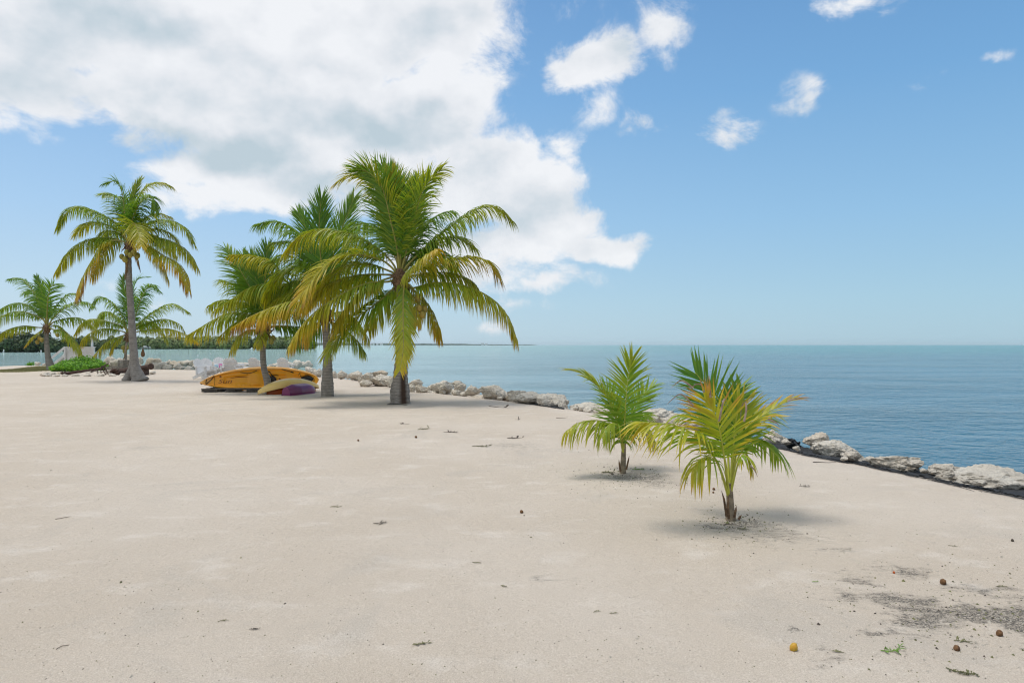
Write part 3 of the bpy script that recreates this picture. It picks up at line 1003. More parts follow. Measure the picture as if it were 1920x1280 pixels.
make_trunk(rD, oD, [(238, 714, 19, dD + .15), (241, 706, 15, dD + .15), (247, 690, 12, dD + .12), (251, 668, 10, dD + .05)], name='root_flare', k=24)
coconuts(rD, oD, [(237, 473, dD - .35), (244, 478, dD - .4), (234, 486, dD - .3), (228, 481, dD - .2), (250, 474, dD - .3), (257, 479, dD - .1)], 0.125, M['coco_green'])

# --- the two low palms at the far left
dE = 42.7
frE = [
    ([(83, 590), (65, 552), (40, 524), (17, 523)], 0.06, 0.2, dict(droop=0.5, face=.2)),
    ([(86, 590), (79, 552), (68, 519)], 0.05, 0.5, dict(UP, L=.8)),
    ([(88, 590), (90, 556), (97, 535), (112, 535)], 0.03, -0.3, dict(droop=0.3, face=.5)),
    ([(94, 590), (119, 559), (139, 551), (153, 567)], 0.08, 0.9, dict(droop=0.5)),
    ([(101, 595), (126, 574), (155, 566), (174, 574)], 0.15, -0.4, dict(droop=0.6)),
    ([(104, 602), (137, 595), (160, 600), (178, 616)], 0.35, 0.2, dict(HANG)),
    ([(101, 618), (119, 620), (140, 641), (156, 672)], 0.42, -0.7, dict(HANG, L=.8)),
    ([(79, 598), (43, 584), (14, 588), (-8, 602), (-28, 630)], 0.28, -0.4, dict(HANG)),
    ([(75, 614), (43, 611), (11, 620), (-16, 642)], 0.45, -0.2, dict(HANG, L=.8)),
    ([(77, 620), (58, 634), (46, 650)], 0.65, -0.8, dict(HANG, L=.45)),
    ([(78, 595), (45, 570), (15, 574), (-12, 592)], 0.15, 1.2, dict(droop=0.7)),
    ([(84, 590), (75, 560), (60, 545), (45, 550)], 0.1, 1.4, dict(droop=0.6)),
    ([(95, 610), (112, 612), (128, 628), (138, 646)], 0.4, 1.2, dict(HANG, L=.7)),
]
rE, oE = palm('short palm with a bowed trunk at the left edge, on dry grass', (97, 694), [(99, 695, 22, dE), (94, 684, 13, dE), (90, 668, 9.5, dE), (88, 650, 8.5, dE), (87, 632, 8, dE), (88, 616, 9, dE)], (88, 612), dE, frE, 1.0, 15, width=0.05, spacing=0.040, rib=0.05)
coconuts(rE, oE, [(108, 628, dE - .4), (74, 634, dE - .3), (70, 641, dE - .3), (78, 637, dE - .4)], 0.14, M['coco'])
dF = 45.5
frF = [
    ([(232, 600), (214, 572), (188, 557), (169, 577)], 0.12, -0.2, dict(droop=0.8)),
    ([(230, 612), (180, 598), (155, 606), (140, 627)], 0.45, 0.4, dict(HANG)),
    ([(232, 622), (194, 616), (162, 630), (148, 652)], 0.5, -0.2, dict(HANG)),
    ([(227, 630), (202, 640), (180, 662), (158, 690)], 0.72, -0.9, dict(HANG, L=1.1)),
    ([(245, 600), (248, 555), (256, 526), (275, 519)], 0.04, 0.2, dict(droop=.3, face=.4)),
    ([(252, 598), (265, 559), (281, 535), (299, 546)], 0.03, -0.3, dict(droop=.5, face=.2)),
    ([(262, 606), (295, 581), (324, 570), (353, 585)], 0.28, -0.2, dict(droop=.7)),
    ([(266, 610), (305, 598), (334, 606), (347, 622)], 0.40, 0.6, dict(HANG)),
    ([(266, 620), (313, 616), (349, 627), (371, 642)], 0.66, -0.2, dict(HANG, L=.9)),
    ([(242, 598), (238, 560), (232, 538), (229, 520)], 0.04, 0.6, dict(UP)),
    ([(234, 628), (215, 642), (206, 662)], 0.65, -0.6, dict(HANG, L=.8)),
    ([(235, 610), (205, 585), (190, 590), (178, 612)], 0.3, 1.3, dict(HANG)),
    ([(250, 610), (280, 602), (300, 615), (315, 640)], 0.35, 1.3, dict(HANG)),
]
rF, oF = palm('low bushy palm with yellow hanging fronds behind the tall left palm', (236, 691), [(236, 692, 6, dF), (236, 670, 4.6, dF), (236, 650, 4.6, dF), (240, 632, 6, dF)], (240, 628), dF, frF, 1.0, 16, width=0.05, spacing=0.040, rib=0.05)
coconuts(rF, oF, [(231, 652, dF - .4), (238, 652, dF - .45), (234, 658, dF - .4)], 0.15, M['coco_green'])
mb = MB()
mb.tube([P(268, 630, dF - .3), P(268, 655, dF - .3)], 0.012, 5)
mb.lathe(P(268, 652, dF - .3), (0, 0, -1), [(0, .012), (.12, .05), (.32, .11), (.46, .125), (.56, .09), (.61, .02)], 12)
mb.build('hanging_seed_pod', M['husk'], rF, oF, smooth=True)
mb = MB()
mb.tube(catmull([P(237, 645, dF - .5), P(235, 658, dF - .6), P(234, 668, dF - .6), P(231, 674, dF - .5)], 12), [.05, .05, .055, .06, .06, .055, .05, .05, .045, .04, .03, .01], 6)
mb.build('dry_leaf_stalk', M['sheath'], rF, oF, smooth=True)

# --- the two young palms in the foreground
YO = dict(vang=6)


def young_bits(root, org, pts):
    mb = MB()
    for (a, b, c, d) in pts:
        p0, p1, p2 = P(*a, d), P(*b, d), P(*c, d)
        w = (p1 - p0).cross(V3((0, 1, 0))).normalized() * 0.012
        mb.add([p0 - w, p0 + w, p1 - w * .8, p1 + w * .8, p2], [(0, 1, 3, 2), (2, 3, 4)], )
    ob = mb.build('dry_sheath', M['fibre'], root, org)
    so = ob.modifiers.new('thick', 'SOLIDIFY')
    so.thickness = 0.004


dG = 8.5
frG = [
    ([(1171, 790), (1175, 730), (1180, 692), (1186, 672)], 0.30, -0.25, dict(droop=0.2, face=1.0, vang=8, a0=88, a1=12, L=0.95, endk=.6)),
    ([(1152, 775), (1125, 728), (1096, 703), (1063, 691)], 0.30, -0.1, dict(droop=0.18, face=0.2, a0=45, a1=15, L=.85)),
    ([(1157, 808), (1128, 789), (1090, 791), (1057, 812)], 0.42, -0.3, dict(droop=0.75, face=.1, vang=-15, L=1.15, a0=60)),
    ([(1182, 782), (1200, 748), (1212, 733), (1226, 722)], 0.10, 0.25, dict(droop=0.12, face=.5, a0=60, L=.9)),
    ([(1178, 805), (1190, 792), (1210, 796), (1228, 826)], 0.38, 0.05, dict(droop=0.9, vang=-15, L=1.05, brown=.35)),
    ([(1163, 806), (1150, 793), (1138, 800), (1128, 820)], 0.25, -0.45, dict(droop=0.9, vang=-15, L=1.0)),
    ([(1162, 775), (1153, 748), (1143, 733), (1132, 722)], 0.08, 0.5, dict(droop=0.15, face=.6)),
    ([(1172, 800), (1184, 784), (1198, 776), (1215, 780)], 0.20, 0.5, dict(droop=0.5, L=.9)),
]
rG, oG = palm('young green coconut palm, the farther and left of the two near the camera', (1168, 885), [(1168, 888, 12, dG), (1168, 872, 10.5, dG), (1169, 850, 9, dG), (1170, 830, 7, dG)], (1169, 850), dG, frG, 0.43, 21,
              name='young_palm', width=0.024, spacing=0.025, ribmat=M['young_rib'], rib=0.013, group='young palms near the camera', fib=False, start=0.22, trunkmat=M['sheath'], base_off=0.02)
young_bits(rG, oG, [((1174, 880), (1178, 862), (1180, 853), dG - .05), ((1163, 884), (1161, 868), (1160, 860), dG - .05)])
dH = 6.26
frH = [
    ([(1357, 852), (1346, 793), (1336, 770), (1323, 748)], 0.60, -0.35, dict(droop=0.16, face=1.0, vang=8, a0=74, a1=14, L=1.0, endk=.55, brown=.4)),
    ([(1364, 840), (1354, 785), (1338, 742), (1320, 718), (1303, 698)], 0.0, 0.35, dict(droop=0.04, face=1.0, vang=4, a0=64, a1=28, L=1.05, endk=.62, spacing=0.0165, width=0.021, start=.4)),
    ([(1374, 850), (1378, 800), (1384, 772), (1393, 752)], 0.40, 0.05, dict(droop=0.06, face=.9, a0=60, a1=16, L=.95, brown=.2)),
    ([(1380, 850), (1400, 802), (1430, 778), (1476, 752), (1499, 748)], 0.58, 0.1, dict(droop=0.15, face=.3, a0=48, a1=8, L=.75, brown=.45)),
    ([(1345, 868), (1310, 820), (1262, 797), (1200, 790)], 0.46, -0.25, dict(droop=0.42, face=.3, vang=-10, a0=66, a1=14, L=1.3, brown=.2)),
    ([(1350, 880), (1336, 858), (1314, 860), (1296, 884)], 0.48, -0.3, dict(start=.52, droop=0.7, vang=-12, L=1.0, brown=.25)),
    ([(1380, 865), (1408, 826), (1440, 830), (1463, 856)], 0.22, 0.2, dict(start=.5, droop=0.55, vang=-10, L=1.0)),
    ([(1380, 880), (1388, 856), (1400, 856), (1410, 878)], 0.40, -0.1, dict(start=.62, droop=0.9, vang=-10, L=.6, brown=.3)),
    ([(1372, 850), (1368, 800), (1374, 765), (1390, 722)], 0.06, 0.45, dict(droop=0.06, face=.8, L=.8)),
    ([(1378, 850), (1396, 800), (1418, 780), (1446, 775)], 0.30, 0.4, dict(droop=0.35, face=.3, L=.9)),
    ([(1356, 850), (1330, 800), (1300, 780), (1268, 780)], 0.25, 0.4, dict(droop=0.35, face=.3, L=.9)),
]
rH, oH = palm('nearest young coconut palm, fronds yellowing with dry brown tips', (1370, 974), [(1370, 978, 20, dH), (1369, 955, 15, dH), (1368, 930, 13, dH), (1367, 905, 9, dH)], (1367, 930), dH, frH, 0.43, 22,
              name='young_palm', width=0.024, spacing=0.024, ribmat=M['young_rib'], rib=0.016, group='young palms near the camera', fib=False, start=0.40, trunkmat=M['sheath'], base_off=0.03)
young_bits(rH, oH, [((1362, 968), (1357, 935), (1352, 918), dH - .05), ((1376, 970), (1379, 955), (1380, 947), dH - .06), ((1384, 973), (1387, 968), (1390, 964), dH - .02), ((1366, 972), (1364, 945), (1366, 925), dH - .08)])

M['dry_leaf'] = simple('dry_grey_leaf', (0.36, 0.28, 0.22), 0.8, 0.25, 25, col2=(0.24, 0.16, 0.11))
for pl in ([(1320, 735), (1316, 722), (1306, 720), (1296, 727), (1291, 734)], [(1332, 745), (1330, 728), (1324, 722), (1318, 736)], [(1300, 728), (1285, 716), (1274, 714), (1258, 727)],
           [(1348, 790), (1356, 752), (1364, 745), (1352, 752), (1346, 762)], [(1300, 760), (1280, 740), (1268, 742), (1250, 758)], [(1395, 790), (1399, 768), (1397, 752), (1390, 766), (1388, 792)],
           [(1440, 785), (1455, 792), (1462, 800)], [(1406, 872), (1414, 880), (1420, 893)], [(1476, 752), (1490, 747), (1502, 748)], [(1210, 812), (1222, 822), (1226, 850)]):
    g_ = pl[0][0] < 1230
    dd = (dG if g_ else dH) - .38
    c_ = catmull([P(x, y, dd + .03 * k) for k, (x, y) in enumerate(pl)], 14)
    mb = MB()
    vs = []
    for k, p in enumerate(c_):
        w = .0075 * (1 - (k / 13) ** 2) + .0015
        T = (c_[min(13, k + 1)] - c_[max(0, k - 1)]).normalized()
        n_ = (T.cross(V3((0, 1, 0))) + V3((0, .5, 0))).normalized() * w
        vs += [p - n_, p + V3((0, -.004, 0)), p + n_]
    mb.add(vs, [(3 * k + j, 3 * k + j + 1, 3 * k + j + 4, 3 * k + j + 3) for k in range(13) for j in (0, 1)])
    mb.build('dry_leaf_tip', M['dry_leaf'], rG if g_ else rH, oG if g_ else oH)

# ------------------------------------------------------------------ rocks
ROCKS = {}


def rock_mesh(seed, sub, asp=0.7):
    key = (seed, sub, asp)
    if key in ROCKS:
        return ROCKS[key]
    rng = random.Random(seed)
    bm = bmesh.new()
    bmesh.ops.create_icosphere(bm, subdivisions=sub, radius=1.0)
    planes = []
    for _ in range(11):
        n = V3((rng.gauss(0, 1), rng.gauss(0, 1), rng.gauss(0, .8))).normalized()
        planes.append((n, rng.uniform(0.52, 0.88)))
    off = V3((rng.uniform(0, 50), rng.uniform(0, 50), rng.uniform(0, 50)))
    for v in bm.verts:
        p = v.co.copy()
        for n, h in planes:
            dd = p.dot(n) - h
            if dd > 0:
                p -= n * dd * 0.82
        q = V3((v.co.x, v.co.y * .85, v.co.z * asp))
        p *= 1 + 0.22 * noise.noise(q * 1.4 + off) + 0.17 * noise.noise(q * 3.2 + off) + 0.16 * abs(noise.noise(q * 6.5 + off)) - 0.07 + 0.07 * noise.noise(q * 13 + off) + 0.05 * noise.noise(q * 26 + off)
        v.co = p
    # normalise to a unit box
    mx = [max(abs(v.co[i]) for v in bm.verts) for i in range(3)]
    for v in bm.verts:
        v.co = V3((v.co.x / mx[0], v.co.y / mx[1], v.co.z / mx[2])) * 0.5
    me = bpy.data.meshes.new('boulder')
    bm.to_mesh(me)
    bm.free()
    me.polygons.foreach_set('use_smooth', [True] * len(me.polygons))
    me.materials.append(M['rock'])
    ROCKS[key] = me
    return me


def rock(c, size, seed, rz, label, group=None, name='boulder', cat='rock', sub=4, tilt=0.15):
    rng = random.Random(seed * 31 + int(c[0] * 100))
    o = bpy.data.objects.new(name, rock_mesh(seed % 14 + (100 if sub > 4 else 0), sub, round(max(.3, min(1, size[2] / size[0])) * 5) / 5))
    COL.objects.link(o)
    o.location = c
    o.scale = size
    o.rotation_euler = (rng.uniform(-tilt, tilt), rng.uniform(-tilt, tilt), rz)
    return tag(o, label, cat, group)


def rock_px(x0, x1, y0, y1, d, seed, label, group=None, sub=4, depth=0.8, **kw):
    """a boulder whose picture box is x0..x1, y0..y1 at distance d"""
    w = (x1 - x0) * d / FPX
    h = (y1 - y0) * d / FPX
    c = P((x0 + x1) / 2, (y0 + y1) / 2, d)
    c.z -= h * 0.08
    w *= 1.08
    return rock(c, (w * 1.04, w * depth, h * 1.2), seed, 0.0, label, group, sub=sub, tilt=0.06, **kw)


GR = 'limestone boulders along the shore'
near = [
    (1762, 1935, 868, 925, 8.35, 1, 'largest pale boulder at the right edge of the photo, on black fabric'),
    (1738, 1800, 868, 892, 8.75, 2, 'low rock tucked against the left end of the largest right boulder'),
    (1616, 1724, 849, 885, 9.3, 3, 'long flat grey topped boulder alone between the two right rock groups'),
    (1508, 1560, 810, 842, 11.0, 4, 'upright tan rock at the left of the pair beyond the near young palm'),
    (1512, 1604, 822, 860, 10.4, 5, 'wide pointed grey boulder sloping right beyond the near young palm'),
    (1570, 1622, 848, 868, 9.9, 6, 'low pale slab between the pointed boulder and the flat boulder'),
    (1424, 1474, 804, 838, 11.7, 7, 'square grey boulder right behind the nearest young palm'),
    (1272, 1330, 776, 806, 14.0, 8, 'dark edged boulder seen through the nearest young palm fronds'),
    (1330, 1392, 788, 816, 12.9, 9, 'pale boulder hidden behind the middle of the nearest young palm'),
    (1180, 1262, 762, 794, 15.6, 10, 'pale flat boulder between the two young palms'),
    (1072, 1140, 752, 777, 17.2, 11, 'flat pale boulder left of the farther young palm'),
    (1046, 1064, 753, 768, 17.6, 12, 'small orange tinged rock in the shore row'),
    (1008, 1068, 737, 763, 18.3, 13, 'bulky rough boulder just left of the small orange rock'),
    (960, 1024, 732, 756, 19.0, 1, 'smooth sided tan boulder in the shore row, second left of the orange rock'),
    (946, 986, 728, 751, 19.8, 3, 'rounded brown boulder beside the big cracked boulder'),
    (893, 954, 720, 747, 20.7, 5, 'big cracked boulder with a black hollow under it'),
    (870, 900, 721, 740, 21.7, 7, 'small block between the big cracked boulder and the pitted one'),
    (852, 874, 718, 737, 22.5, 9, 'narrow upright rock next to the pitted boulder'),
    (846, 872, 713, 730, 23.9, 2, 'rock peeping over the right shoulder of the pitted boulder'),
    (800, 853, 713, 737, 22.9, 4, 'wide pitted boulder right of the tallest middle palm trunk'),
    (776, 802, 721, 738, 22.8, 6, 'small yellowish rock beside the tallest middle palm foot'),
    (764, 780, 720, 736, 23.3, 8, 'smallest rock touching the tallest middle palm trunk at its right'),
    (766, 792, 708, 726, 24.8, 10, 'darker round boulder behind the small yellowish rock'),
    (688, 742, 700, 725, 26.5, 11, 'biggest pale boulder left of the tallest middle palm trunk'),
    (720, 744, 704, 726, 25.6, 12, 'grey boulder half hidden by the scarred trunk'),
    (676, 700, 712, 724, 26.2, 13, 'low stone in front of the pile between the two palm trunks'),
    (652, 682, 694, 711, 31, 1, 'tan hollowed boulder in the pile between the two palm trunks'),
    (668, 690, 700, 715, 29.5, 3, 'mid sized boulder at the centre of the pile between the trunks'),
    (682, 702, 697, 714, 29, 5, 'leaning boulder in the pile between the two palm trunks'),
    (630, 652, 693, 709, 32, 7, 'brown rock right beside the straight grey trunk'),
    (697, 728, 694, 708, 29.5, 9, 'rock at the back of the pile between the two trunks'),
    (620, 634, 695, 708, 33, 2, 'pale stone touching the straight grey trunk at its right'),
    (586, 606, 690, 706, 34, 4, 'rock between the orange kayak end and the straight grey trunk'),
    (570, 592, 687, 700, 36, 6, 'whitish rock over the tail of the orange kayak'),
]
for i, (x0, x1, y0, y1, d, s, lab) in enumerate(near):
    rock_px(x0, x1, y0, y1, d, s, lab, GR, sub=5)

# the far parts of the bank, where single stones cannot be told apart
rr = random.Random(5)


def bank(x0, x1, ya, yb, d, n, w0, w1, label, group, seed=0):
    for k in range(n):
        px = x0 + (x1 - x0) * (k + rr.uniform(.1, .9)) / n
        yy = rr.uniform(ya, yb)
        w = rr.uniform(w0, w1)
        h = w * rr.uniform(.55, .85)
        dd = d + (yb - yy) * 0.35
        rock_px(px - w / 2, px + w / 2, yy - h, yy, dd, rr.randrange(14), label, group, sub=3)


bank(276, 384, 686, 688, 47.0, 9, 14, 22, 'pale boulder in the back row of the bank left of the white chairs', 'back row of the bank by the chairs')
bank(274, 384, 692, 696, 45.3, 9, 15, 26, 'pale boulder in the front row of the bank left of the white chairs', 'front row of the bank by the chairs')
bank(384, 585, 688, 694, 43, 16, 12, 22, 'pale stone of the bank showing above the orange kayak, behind the chairs', 'bank stones behind the chairs')
bank(194, 262, 680, 684, 48.5, 8, 12, 22, 'pale rounded boulder piled behind the slatted traps', 'boulders behind the traps', 1)
bank(194, 262, 690, 693, 46.5, 6, 12, 22, 'lower pale boulder piled close behind the slatted traps', 'lower boulders behind the traps', 1)
bank(62, 104, 683, 685, 54, 5, 5, 10, 'small grey stone at the water edge beyond the dry grass', 'stones beyond the grass')

# the water side of the bank and the rubble between the big stones
sh = [V3((at(x, y).x, at(x, y).y, 0)) for x, y in SHORE_PX if 620 <= x <= 1300]
wl = catmull(list(reversed(sh)), 64)
for k in range(64):
    p = wl[k]
    T = (wl[min(63, k + 1)] - wl[max(0, k - 1)]).normalized()
    out = V3((-T.y, T.x, 0))
    if out.y < 0:
        out = -out
    q = p + out * rr.uniform(.45, .95) + T * rr.uniform(-.2, .2)
    f = rr.uniform(.75, 1.25)
    rock(V3((q.x, q.y, -.17 + rr.uniform(-.1, .05))), (.78 * f, .7 * f, .48 * f), rr.randrange(14), rr.uniform(0, 6.28), 'pale boulder on the water side of the shore row, behind the front stones', 'boulders on the water side of the shore row', sub=4)
for k in range(40):
    i = rr.randrange(63)
    q = wl[i].lerp(wl[i + 1], rr.random())
    f = rr.uniform(.14, .34)
    rock(V3((q.x + rr.uniform(-.1, .1), q.y + rr.uniform(-.25, .3), f * .12)), (f, f * .9, f * .65), rr.randrange(14), rr.uniform(0, 6.28), 'small rubble stone filling a gap at the sandy foot of the shore row', 'rubble at the foot of the shore row', sub=3)
for px, py, w in ((1480, 836, 26), (1500, 846, 18), (1606, 864, 34), (1640, 868, 22), (1728, 878, 30), (1742, 889, 18), (1760, 892, 24), (1590, 866, 16), (1700, 882, 20), (1790, 898, 22), (1822, 908, 16), (1850, 914, 24), (1890, 918, 20), (1460, 832, 20)):
    q = at(px, py)
    f = w * q.y / FPX
    rock(V3((q.x, q.y + .12, f * .2)), (f, f * .9, f * .6), rr.randrange(14), rr.uniform(0, 6.28), 'small pale stone lying on the black fabric among the right hand boulders', 'small stones on the black fabric', sub=4)

# stone ring round the anchor bed
for k in range(30):
    a = 2 * math.pi * k / 30
    c = P(196, 701, 37.0)
    x = c.x + math.cos(a) * 2.55
    y = 36.6 + math.sin(a) * 2.45
    lab = 'flat grey stone in the front edge of the ring round the old anchor' if math.sin(a) < 0 else 'flat grey stone in the back edge of the ring round the old anchor'
    rock(V3((x, y, 0.045)), (rr.uniform(.36, .56), rr.uniform(.25, .34), rr.uniform(.15, .22)), k, a + 1.57, lab,
         'stones edging the anchor bed, front' if math.sin(a) < 0 else 'stones edging the anchor bed, back', name='edging_stone', cat='stone', sub=3)

# ------------------------------------------------------------------ black fabric along the bank
def fabric(label, inner, outer, seed, rag0=.10, rag1=.34, strands=60, z_out=-.10):
    rng = random.Random(seed)
    n = 260
    rows = 26
    A = catmull([at(*p) for p in inner], n)
    B = catmull([at(*p) for p in outer], n)
    mb = MB()
    vs = []
    keep = []
    for i in range(n):
        u = i / (n - 1)
        a, b = A[i], B[i]
        out = (a - b).normalized()
        rg = rag0 + (rag1 - rag0) * u
        rag = rg * (1.3 * noise.noise(V3((u * 24, seed, 0))) + .9 * noise.noise(V3((u * 90, seed, 3))))
        for j in range(rows):
            v = j / (rows - 1)
            p = a.lerp(b, v) + out * rag * (1 - v) ** 1.6
            g = gz(p.x, p.y)
            wr = .018 * (1 + noise.noise(V3((p.x * 5, p.y * 9, 1)))) * (.3 + v) + .012 * abs(noise.noise(V3((p.x * 16, p.y * 22, 6))))
            p.z = max(g, z_out) + .007 + wr
            vs.append(p)
            h = noise.noise(V3((u * 22, v * 7, seed))) + .6 * noise.noise(V3((u * 60, v * 16, seed)))
            keep.append(h < -.02 + v * 1.3)
    fs = []
    for i in range(n - 1):
        for j in range(rows - 1):
            if keep[i * rows + j] or keep[(i + 1) * rows + j + 1]:
                fs.append((i * rows + j, i * rows + j + 1, (i + 1) * rows + j + 1, (i + 1) * rows + j))
    mb.add(vs, fs)
    for k in range(strands):
        u = rng.random() ** .8
        i = min(n - 2, int(u * (n - 1)))
        a, b = A[i], B[i]
        out = (a - b).normalized()
        al = (A[i + 1] - A[i]).normalized()
        p0 = a + out * rng.uniform(-.12, rag0 + (rag1 - rag0) * u)
        L = rng.uniform(.12, .5)
        dr = (out * rng.uniform(-.1, .25) - al * rng.choice((1, 1, -1))).normalized()
        w = rng.uniform(.004, .013)
        q = []
        for j in range(4):
            p = p0 + dr * L * j / 3 + out * noise.noise(p0 * 9 + V3((j, 0, 0))) * .04
            p.z = gz(p.x, p.y) + .012
            ww = out * w * (1 - j / 3.4)
            q += [p - ww, p + ww]
        mb.add(q, [(0, 1, 3, 2), (2, 3, 5, 4), (4, 5, 7, 6)])
    ob = mb.build('landscape_fabric', M['fabric'])
    ob.modifiers.new('thick', 'SOLIDIFY').thickness = 0.004
    tag(ob, label, 'fabric')
    return ob


fabric('torn black landscape fabric under the right hand boulders with frayed edge', [(1400, 826), (1470, 839), (1540, 856), (1620, 868), (1700, 884), (1760, 893), (1800, 904), (1880, 920), (1990, 946)],
       [(1400, 811), (1470, 822), (1550, 840), (1630, 852), (1720, 868), (1810, 880), (1900, 896), (1990, 912)], 3, .05, .26, strands=170)
fabric('short strip of black fabric showing under the shore row left of the orange rock', [(980, 753), (1005, 758), (1030, 762), (1058, 766)], [(980, 748), (1005, 751), (1030, 755), (1058, 759)], 8, .05, .1, strands=14)
mb = MB()
c = P(1488, 838, 10.9)


def tuft(u, v):
    x = (u - .5) * .22
    z = v * (.17 - .10 * abs(u - .35))
    return c + V3((x + .03 * noise.noise(V3((u * 4, v * 4, 1))), .10 * noise.noise(V3((u * 5, v * 3, 2))) + .05 * v, z - .03 + .035 * noise.noise(V3((u * 9, v * 5, 4))) * v))


mb.grid(tuft, 26, 16)
o = mb.build('fabric_tuft', M['fabric'], origin=c)
o.modifiers.new('thick', 'SOLIDIFY').thickness = 0.005
tag(o, 'crumpled black fabric standing up between two boulders', 'fabric')

# ------------------------------------------------------------------ kayaks
def interp(tab, x):
    if x <= tab[0][0]:
        return tab[0][1]
    for (a, ya), (b, yb) in zip(tab, tab[1:]):
        if x <= b:
            f = (x - a) / (b - a)
            return ya + (yb - ya) * f
    return tab[-1][1]


def smooth_tab(tab, n=200):
    c = catmull([V3((a, b, 0)) for a, b in tab], n)
    return [(p.x, p.y) for p in c]


def orange_kayak():
    Lp, Rp = P(375, 718, 23.15), P(598, 709, 24.1)
    X = (Rp - Lp)
    ln = X.length
    X = X.normalized()
    V = V3((0, math.sin(R(13)), math.cos(R(13))))
    V = (V - X * V.dot(X)).normalized()
    N = X.cross(V)
    top = smooth_tab([(375, 717), (381, 712.5), (400, 703), (430, 694), (460, 689), (490, 686.7), (520, 687), (550, 690), (575, 696), (590, 702), (596, 707), (598.5, 711)])
    bot = smooth_tab([(375, 718.5), (382, 721), (395, 724), (412, 727), (440, 730.3), (480, 731.3), (520, 730.5), (560, 728), (585, 723), (595, 718), (598.5, 712)])

    def pos(s, v, z):
        px = 375 + s * 223.5
        ax = 718 - 9 * s
        sc_ = 23.5 / FPX
        t_, b_ = (ax - interp(top, px)) * sc_, (ax - interp(bot, px)) * sc_
        v01 = (v + 1) / 2
        return Lp + X * (ln * s) + V * (b_ + (t_ - b_) * v01) + N * z

    def ss(a, b, x):
        t = max(0, min(1, (x - a) / (b - a)))
        return t * t * (3 - 2 * t)

    def well(s, v, cs, rs, cv, rv, dpt):
        q = max(abs((s - cs) / rs), abs((v - cv) / rv))
        return -dpt * (1 - ss(0.75, 1.05, q))

    def deckz(s, v):
        e = abs(v)
        edge = min(s, 1 - s) * 9
        z = 0.03 * ss(1.0, 0.86, e)
        z += -0.075 * ss(0.80, 0.66, e) * ss(.12, .5, edge * .6)
        z += well(s, v, .30, .11, .0, .42, .05) + well(s, v, .62, .10, -.05, .46, .07) + well(s, v, .83, .06, .05, .42, .05)
        z += 0.03 * ss(.06, .0, abs(s - .47)) * ss(.7, .4, e)
        z += 0.006 * math.sin(v * 22) * ss(.34, .40, s) * ss(.52, .46, s) * ss(-.2, -.35, v) * ss(-.9, -.75, v)
        z += 0.007 * math.sin(s * 160) * ss(.25, .28, s) * ss(.44, .41, s) * ss(-.35, -.45, v) * ss(-.82, -.72, v)
        return z
    org = P(480, 733, 23.5)
    org.z = 0
    root = thing('kayak', 'long orange sit-on-top kayak lying on its side, deck to the camera', 'kayak', org, 'kayaks by the palms')
    mb = MB()
    # hull: the rounded underside, away from the camera, with its rolled gunwale
    def hull(u, w):
        a = math.pi * w
        v = -math.cos(a)
        s = u
        dep = 0.34 * (math.sin(math.pi * min(1, max(0, s))) ** 0.45)
        return pos(s, v, -dep * (math.sin(a) ** 0.6) if 0 < w < 1 else 0)
    mb.grid(hull, 90, 24, flip=True)
    mb.build('hull', M['orange_faded_lit'], root, org, smooth=True)
    mb = MB()
    mb.grid(lambda u, w: pos(u, 2 * w - 1, deckz(u, 2 * w - 1)), 240, 70)
    dk = mb.build('deck', [M['orange'], M['orange_faded_lit']], root, org, smooth=True)
    idx = []
    for i in range(239):
        for j in range(69):
            v = 2 * (j + .5) / 69 - 1
            s = i / 239
            idx.append(1 if (v > 0.74 + 0.05 * math.sin(s * 40) * .3 or s < 0.085 + 0.02 * v or s > 0.985) else 0)  # upper rim and tips paler: slight fading plus top light put into colour
    dk.data.polygons.foreach_set('material_index', idx)

    def line(pl, r=0.011, name='bungee_cord'):
        m2 = MB()
        pts = [pos(s, v, deckz(s, v) + 0.012 + (p[0] if p else 0)) for s, v, *p in pl]
        m2.tube(catmull(pts, 14 * len(pl)), r, 6)
        m2.build(name, M['black'], root, org, smooth=True)
    line([(.055, .62), (.05, .1), (.05, -.72)])
    line([(.115, .85), (.09, .35), (.065, -.2), (.055, -.7)])
    line([(.117, .8), (.119, .2), (.118, -.4), (.116, -.93)], 0.005)
    line([(.33, .66), (.36, .58), (.39, .52), (.43, .56), (.47, .70)])
    line([(.385, .52), (.386, .4)], 0.006)
    line([(.68, .80), (.71, .74), (.735, .70), (.76, .66)], 0.012)
    line([(.755, .68), (.78, .60)], 0.02)
    line([(.82, .40), (.835, .64), (.84, .40), (.86, -.1)])
    line([(.875, .5), (.90, .58), (.93, .5), (.95, .2)])
    line([(.955, .3), (.958, -.1), (.955, -.4)])
    line([(.545, .25), (.55, .5), (.57, .58), (.59, .35), (.60, .1), (.565, -.2), (.545, .1), (.56, .3), (.60, .05)], 0.02, 'seat_strap')
    line([(.59, .22), (.62, .30), (.65, .28)], 0.014, 'seat_strap')
    m2 = MB()
    m2.ball(pos(.595, -.06, deckz(.595, -.06) + .03), 0.14, 3, (1.05, .55, .75), rough=.25)
    m2.build('seat_back', M['black'], root, org, smooth=True)
    m2 = MB()
    m2.ball(pos(.895, .02, deckz(.895, .02) - .01), 0.17, 3, (1.35, .35, .75))
    m2.build('hatch_cover', M['black'], root, org, smooth=True)
    m2 = MB()
    m2.lathe(pos(.165, .52, deckz(.165, .52)), N, [(0, .032), (.012, .032), (.02, .015)], 14)
    m2.lathe(pos(.66, -.02, deckz(.66, -.02)), N, [(0, .03), (.012, .03), (.02, .012)], 14)
    m2.build('drain_plug', M['print'], root, org)
